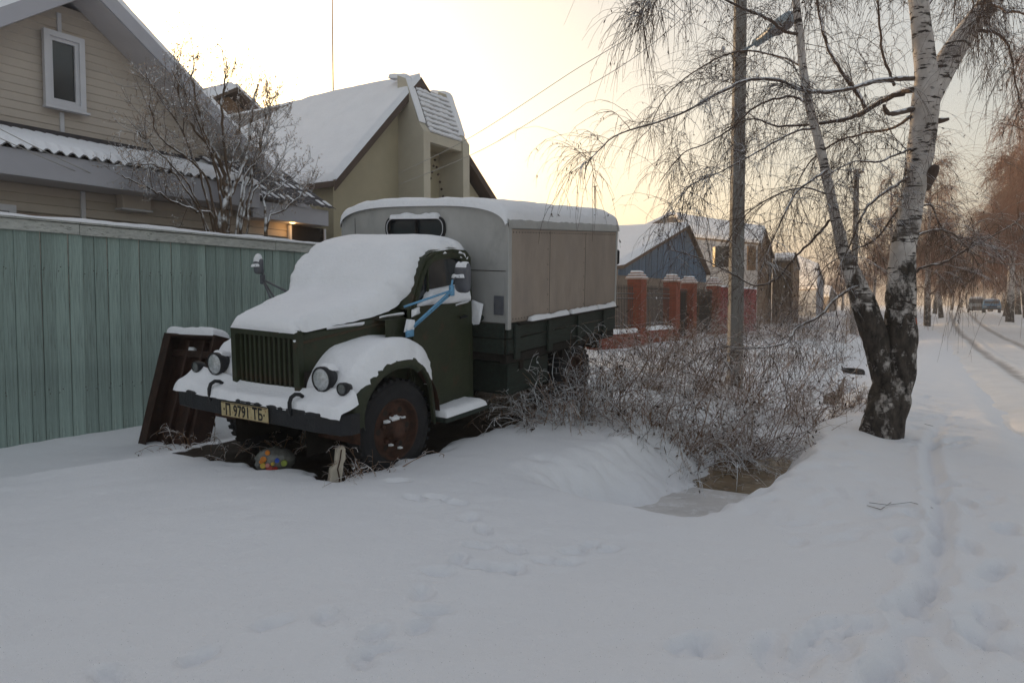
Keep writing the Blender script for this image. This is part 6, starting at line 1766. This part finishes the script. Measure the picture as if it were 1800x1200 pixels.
for px, dep, h, sp, rz, src, lab in ((1560, 44, 9.0, 1.0, 1.2, B2, 'brown birch in the gap between the two stems of the big birch'), (1862, 30, 12.5, 1.1, 2.0, B2, 'birch cut by the right edge with twigs hanging into the picture'),
                                (1643, 78, 13, .9, .6, B1, 'misty birch left of the far end of the road'), (1772, 80, 13.5, 1.0, 3.0, B2, 'misty birch rising behind the blue parked car'),
                                (1806, 58, 14.0, 1.0, 4.0, B2, 'tall dense birch at the right edge behind the roadside'), (1672, 118, 13, 1.0, 2.3, B1, 'pale distant birch above the end of the road'), (1700, 160, 12, 1.2, 4.2, B1, 'most distant birch closing the road in the mist'),
                                (1730, 128, 13, 1.0, 3.6, B1, 'faint distant birch above the grey parked car'), (1535, 70, 9, 1.0, .3, B1, 'small hazy birch beyond the far utility pole'), (1640, 140, 12, 1.3, .9, B2, 'hazy far birch behind the big birch on the left roadside'), (1480, 95, 8, 1.2, .5, B1, 'hazy low birch left of the utility pole behind far roofs'), (1818, 38, 14.5, 1.0, 2.7, B1, 'large brown birch half cut off by the right edge'), (1768, 64, 14, 1.0, 1.9, B1, 'slender brown birch close behind the right roadside birch'), (1655, 62, 11, 1.0, 5.0, B1, 'brown birch just right of the big birch trunk, left roadside'), (1740, 96, 14, 1.2, 1.0, B2, 'hazy birch closing the road behind the parked cars'), (1790, 68, 15, 1.0, 5.5, B1, 'dense brown birch behind the roadside birch at right'), (1760, 110, 15, 1.2, 2.2, B1, 'pale birch fading in the haze behind the blue car'), (1690, 190, 14, 1.5, 5.2, B2, 'faintest birch at the vanishing end of the road')):
    far_birch('roadside_birch', lab, px, dep, h, sp, 0, copy=src, rz=rz)

# ---- lilac behind the fence
def build_lilac():
    D0 = 11.0; base = at(390, 640, D0); base.z = .0
    def dpt(px):
        d = ray(px, 400); return (Vector((0, 0, 0)) + d * (9.38 / (d.x * WX + d.y * WY))).y
    T = empty('lilac_bush', base, 0, 'bare frosted lilac bush rising above the teal fence', 'bush')
    rng = np.random.default_rng(17)
    stems = [
        [(390, 640, 9), (388, 400, 9), (398, 330, 8), (380, 270, 7), (345, 230, 5), (318, 180, 4), (312, 110, 2.5)],
        [(392, 640, 9), (392, 395, 8), (412, 330, 7), (430, 280, 6), (440, 220, 5), (452, 150, 3)],
        [(430, 640, 7), (425, 400, 6), (432, 330, 5), (450, 290, 4), (470, 240, 3), (478, 170, 2)],
        [(470, 640, 6), (468, 405, 5), (466, 350, 4), (490, 330, 3), (530, 300, 2)],
        [(472, 640, 5), (470, 405, 4), (500, 370, 3.5), (540, 330, 2)],
        [(388, 640, 7), (380, 400, 5), (340, 370, 4), (300, 350, 4), (260, 330, 3), (215, 310, 2)],
        [(395, 500, 6), (395, 350, 5), (365, 250, 5), (340, 150, 3), (345, 100, 2)],
        [(395, 500, 6), (405, 350, 5), (395, 260, 5), (390, 180, 4), (398, 130, 2)],
        [(390, 500, 5), (370, 330, 4), (330, 280, 4), (280, 240, 3), (262, 180, 2)],
        [(385, 500, 5), (360, 390, 4), (310, 310, 3), (270, 290, 3), (230, 290, 2)],
        [(392, 480, 5), (350, 300, 4), (300, 200, 3), (258, 140, 2)],
        [(410, 480, 5), (425, 330, 4), (460, 270, 3), (490, 215, 2)],
        [(430, 480, 5), (440, 350, 4), (480, 300, 3), (505, 260, 2)],
        [(392, 480, 5), (400, 330, 4), (420, 240, 3), (420, 160, 2)],
        [(392, 480, 5), (385, 330, 4), (350, 220, 3), (300, 120, 2)],
        [(410, 480, 5), (440, 320, 4), (465, 220, 3), (470, 145, 2)],
        [(380, 480, 4), (340, 340, 3), (280, 270, 3), (240, 230, 2)],
    ]
    limbs = []
    for s in stems:
        dv = rng.uniform(-.5, .35); p = []
        for i, (x, y, w_) in enumerate(s):
            d = dpt(x) + .12 + dv * max(0, i - 1) / len(s); p.append((at(x, y, d) - base, w_ * .5 * D0 / FPX))
        a, r = smooth_path(p, 6); a = [v + Vector(rng.normal(size=3) * .012) if i > 3 else v for i, v in enumerate(a)]
        MB().tube(a, r, 7).build('stem', BUSHM, T, True); limbs.append(np.array([tuple(v) for v in a])[len(a) * 2 // 5:])
    parts = []; tips = []
    for lm in limbs:
        Lm = np.linalg.norm(np.diff(lm, axis=0), axis=1).sum(); n = int(11 * Lm) + 5
        P = np.repeat(lm[None], n, 0); p, d = sample_on(P, rng.uniform(0, 1, n)); side = rng.normal(size=(n, 3)); side[:, 2] += .3; d0 = d * .8 + side * .6; d0 /= np.linalg.norm(d0, axis=1, keepdims=True)
        S = curves_from(p, d0, rng.uniform(.2, .65, n), 6, rng, (0, 0, 1), .35, .16); parts.append(bundle(S, np.linspace(1, .5, 6)[None] * .0052 * np.ones((n, 1)), 4))
        m = n * 6; idx = np.repeat(np.arange(n), 6); p, d = sample_on(S[idx], rng.uniform(.15, 1, m)); side = rng.normal(size=(m, 3)); side[:, 2] += .5; d0 = d * .7 + side * .5; d0 /= np.linalg.norm(d0, axis=1, keepdims=True)
        W = curves_from(p, d0, rng.uniform(.07, .24, m), 4, rng, (0, 0, 1), .4, .14); parts.append(bundle(W, np.linspace(1, .6, 4)[None] * .0034 * np.ones((m, 1)), 3)); tips.append(W[:, -1]); tips.append(W[:, 2])
    V, F = merge(parts); o = npmesh('twigs', V, F, BUSHM, T); tag(o, kind='stuff')
    C = np.concatenate(tips); C = np.repeat(C, 3, 0) + rng.normal(size=(3 * len(C), 3)) * .014; V, F = leaves(C, .017, rng, -.4); o = npmesh('frosted_buds', V, F, FROSTLEAF, T, False); tag(o, kind='stuff')
build_lilac()

# ---- frosted brush along the ditch
def bush_geo(rng, R_, H, n, lean=(0, 0), tw=7, seedy=1.0, droop=.5, spread=.75):
    """arching stems with side twigs; returns stem parts, leaf centres"""
    n = max(4, int(n * .8)); ang = rng.uniform(0, 2 * np.pi, n); rad = R_ * np.sqrt(rng.uniform(0, 1, n)) * .45
    p0 = np.stack([rad * np.cos(ang), rad * np.sin(ang), np.full(n, -.08)], 1)
    out = rng.normal(size=(n, 3)) * .25; out[:, 0] += np.cos(ang) * spread + lean[0]; out[:, 1] += np.sin(ang) * spread + lean[1]; out[:, 2] += 1.0
    out /= np.linalg.norm(out, axis=1, keepdims=True); L = H * rng.uniform(.55, 1.25, n)
    S = curves_from(p0, out, L, 9, rng, (0, 0, -1), droop * 1.25, .17); parts = [bundle(S, np.linspace(1, .4, 9)[None] * rng.uniform(.003, .008, (n, 1)), 4)]
    m = n * tw; idx = np.repeat(np.arange(n), tw); p, d = sample_on(S[idx], rng.uniform(.2, 1, m)); side = rng.normal(size=(m, 3)); d0 = d * .7 + side * .6; d0 /= np.linalg.norm(d0, axis=1, keepdims=True)
    W = curves_from(p, d0, H * rng.uniform(.10, .42, m), 5, rng, (0, 0, -1), droop * .8, .2); parts.append(bundle(W, np.linspace(1, .5, 5)[None] * .0030 * np.ones((m, 1)), 3))
    m2 = m * 2; idx = rng.integers(0, m, m2); p, d = sample_on(W[idx], rng.uniform(.2, 1, m2)); d0 = d * .6 + rng.normal(size=(m2, 3)) * .6; d0 /= np.linalg.norm(d0, axis=1, keepdims=True)
    X = curves_from(p, d0, H * rng.uniform(.03, .12, m2), 3, rng, (0, 0, -1), droop, .1); parts.append(bundle(X, np.full((m2, 3), .0023), 3))
    k = int(m2 * .55 * seedy); idx = rng.integers(0, m2, k); lv = X[idx, -1]
    k2 = int(m * .8 * seedy); idx = rng.integers(0, m, k2); lv2 = W[idx, rng.integers(2, 5, k2)]
    return parts, lv, lv2

def bush(name, label, px, py, depth, R_, H, n, seed, group=None, **kw):
    p = at(px, py, depth); z = tz(p.x, p.y)
    T = empty(name, (p.x, p.y, z), 0, label, 'bush', group); rng = np.random.default_rng(seed)
    m = kw.pop('m', WEED); parts, lv, lv2 = bush_geo(rng, R_, H * (1.08 if depth < 20 else .85), int(n * 1.25), **kw)
    V, F = merge(parts); o = npmesh('stems', V, F, m, T); tag(o, kind='stuff')
    if len(lv2):
        V, F = leaves(lv2, .025, rng, 1.3); o = npmesh('dry_leaves', V, F, DRYLEAF, T, False); tag(o, kind='stuff')
    if len(lv):
        V, F = leaves(lv, .013, rng, .2); o = npmesh('frosted_seeds', V, F, FROSTLEAF, T, False); tag(o, kind='stuff')
    return T
G = 'frosted brush along the ditch'
# label, px, py, depth, radius, height, stems, options
for i, (lab, px, py, dep, r_, h_, n, kw) in enumerate((
    ('long snow-bent stems arching over the left bank of the ditch', 1130, 770, 8.5, .5, 1.1, 12, dict(lean=(-.1, -.5), droop=1.1, seedy=.35, m=BUSHM, tw=5)),
    ('pale bent stems leaning over the ice', 1210, 775, 8.5, .5, 1.0, 12, dict(lean=(.35, -.5), droop=1.2, seedy=.6, m=BUSHM, tw=5)),
    ('pale frosted stalks reaching up beside the rear truck wheel', 1035, 735, 9.0, .5, 1.25, 16, dict(lean=(-.7, .0), droop=.5, seedy=.3, m=BUSHM, tw=6)),
    ('grey brush crowding the truck rear wheel', 1010, 735, 8.75, .5, 1.0, 30, dict(lean=(-.2, -.2), seedy=.6, m=BUSHM)),
    ('thin frosted stalks in the shade below the truck bed', 945, 745, 8.2, .4, .55, 22, dict(lean=(-.3, -.2), seedy=.4, m=BUSHM)),
    ('low grey arching brush just right of the truck running board', 985, 742, 8.5, .5, .85, 34, dict(lean=(-.5, -.3), seedy=.4)),
    ('brush with long pale stems leaning against the rear wheel', 1060, 730, 9.25, .6, 1.15, 36, dict(lean=(-.35, -.1), seedy=.6)),
    ('wide tangle of snow-bent stems spilling towards the ice', 1115, 745, 9.0, .8, .85, 46, dict(lean=(-.2, -.5), droop=.9, seedy=.8)),
    ('dense brush with dark hanging leaves left of the ice', 1190, 745, 8.9, .8, .95, 52, dict(lean=(.1, -.45), droop=1.0, seedy=1.2)),
    ('reddish brown bush standing over the bare ice', 1265, 735, 9.3, .7, 1.05, 56, dict(lean=(.2, -.2), seedy=1.0)),
    ('bush of fine stems between the ice and the bank', 1330, 730, 9.6, .7, .95, 48, dict(lean=(.2, -.2), seedy=1.0)),
    ('tall thin brush in front of the nearest brick pillar', 1120, 680, 11.6, .9, 1.35, 48, dict(lean=(-.1, 0), seedy=1.0)),
    ('leafy brush left of the concrete pole base', 1200, 680, 11.8, .9, 1.25, 52, dict(seedy=1.3)),
    ('seedy brush at the foot of the concrete pole', 1290, 672, 12.2, .9, 1.35, 56, dict(seedy=1.3)),
    ('pale frosted brush right of the concrete pole', 1370, 668, 12.4, .9, 1.15, 52, dict(seedy=1.2)),
    ('low frosted weeds close left of the birch base', 1440, 700, 11.0, .7, .75, 44, dict(seedy=1.2, lean=(.1, -.2))),
    ('fine weeds between fallen log and birch base', 1495, 705, 11.2, .45, .6, 30, dict(seedy=1.2)),
    ('brush patch behind the pole towards the red fence', 1330, 622, 17.0, 1.2, 1.3, 50, dict(seedy=1.3)),
    ('frosted weeds before the first brick plinth', 1170, 630, 17.5, 1.2, 1.1, 50, dict(seedy=1.2)),
    ('frosted weeds before the iron double gate', 1250, 625, 18.0, 1.2, 1.2, 50, dict(seedy=1.2)),
    ('far weeds in the snow left of the old tyre', 1420, 625, 18.5, 1.2, .9, 46, dict(seedy=1.2)),
    ('far frosted thicket beneath the brown shed', 1390, 590, 26.0, 2.0, 2.3, 60, dict(seedy=.8)),
    ('far frosted thicket left of the birch stem', 1455, 585, 27.0, 2.0, 2.2, 60, dict(seedy=.8)),
    ('pinkish thicket above the red sheet fence', 1345, 585, 28.0, 2.0, 2.8, 60, dict(seedy=.6)),
    ('thicket of sunlit twigs above the brick pillars', 1235, 590, 27.5, 1.6, 3.0, 30, dict(seedy=.5)),
    ('bushy hazy thicket right behind the birch stems', 1535, 580, 33.0, 2.2, 2.3, 60, dict(seedy=.5)))):
    bush('frosted_bush', lab, px, py, dep, r_, h_, n, 300 + i, G, **kw)
for i, (lab, px, py, dep, r_, h_, n, kw) in enumerate((
    ('dry curled weed stalks under the left end of the bumper', 400, 790, 7.0, .28, .42, 9, dict(seedy=.3, droop=.9)),
    ('frosted stalks growing in front of the truck front wheel', 650, 815, 6.35, .16, .55, 9, dict(seedy=.2, lean=(.1, 0))),
    ('small curled weeds behind the truck front wheel', 745, 797, 7.1, .18, .28, 8, dict(seedy=.2, droop=1.3)),
    ('dry grass tuft beside the white wooden block', 615, 822, 6.25, .12, .40, 18, dict(seedy=.0, spread=.15, tw=2)),
    ('brown dead grass in the shade below the bumper', 500, 772, 7.4, .7, .30, 36, dict(seedy=.0, spread=.4, tw=2)),
    ('weeds beside the steel tray foot', 330, 788, 7.6, .2, .40, 7, dict(seedy=.3)),
    ('lone dead sprig on the bank left of the birch', 1428, 800, 8.2, .08, .28, 4, dict(seedy=.3, tw=4)))):
    bush('dry_weed', lab, px, py, dep, r_, h_, n, 400 + i, 'dry weeds poking through snow', **kw)

# ---- fallen twigs on the snow
for k, (pts_, lab) in enumerate(((((1528, 884), (1560, 890), (1600, 886), (1640, 889)), 'thin fallen twig lying on the snow right of the ditch'), (((1524, 889), (1548, 896), (1566, 886)), 'small crossing twig lying on the snow by the longer one'), (((1625, 748), (1640, 750)), 'tiny twig on the snow right of the birch base'))):
    P = []
    for x, y in pts_:
        g = ground_pt(x, y); g.z = tz(g.x, g.y) + .012; P.append(g)
    o = MB().tube(P, .0032, 5).build('fallen_twig', LIMB, None); tag(o, lab, 'twig', 'fallen twigs')

# ================================================================== HAZE
def build_haze():
    g = bpy.data.objects['ground'].data; n = len(g.vertices); co = np.empty(n * 3, np.float32); g.vertices.foreach_get('co', co); co = co.reshape(-1, 3)
    lo, hi = co.min(0), co.max(0)
    top = 9.0
    bpy.context.view_layer.update()
    for o in COL.objects:
        if o.type == 'MESH':
            for c in o.bound_box: top = max(top, (o.matrix_world @ Vector(c)).z)
    o = MB().box(lo[0] - 5, hi[0] + 5, lo[1] - 5, hi[1] + 5, lo[2] - 1.0, top + .5).build('haze', bpy.data.materials.new('haze_air'))
    m = o.data.materials[0]; m.use_nodes = True; N = m.node_tree.nodes
    for x in list(N): N.remove(x)
    out = N.new('ShaderNodeOutputMaterial'); v = N.new('ShaderNodeVolumePrincipled')
    v.inputs['Color'].default_value = (0.97, 0.93, 0.90, 1); v.inputs['Density'].default_value = HAZE_DENSITY; v.inputs['Anisotropy'].default_value = 0.35
    m.node_tree.links.new(v.outputs[0], out.inputs['Volume'])
    tag(o, 'thin winter haze filling the street', kind='stuff')
HAZE_DENSITY = 0.0024
build_haze()
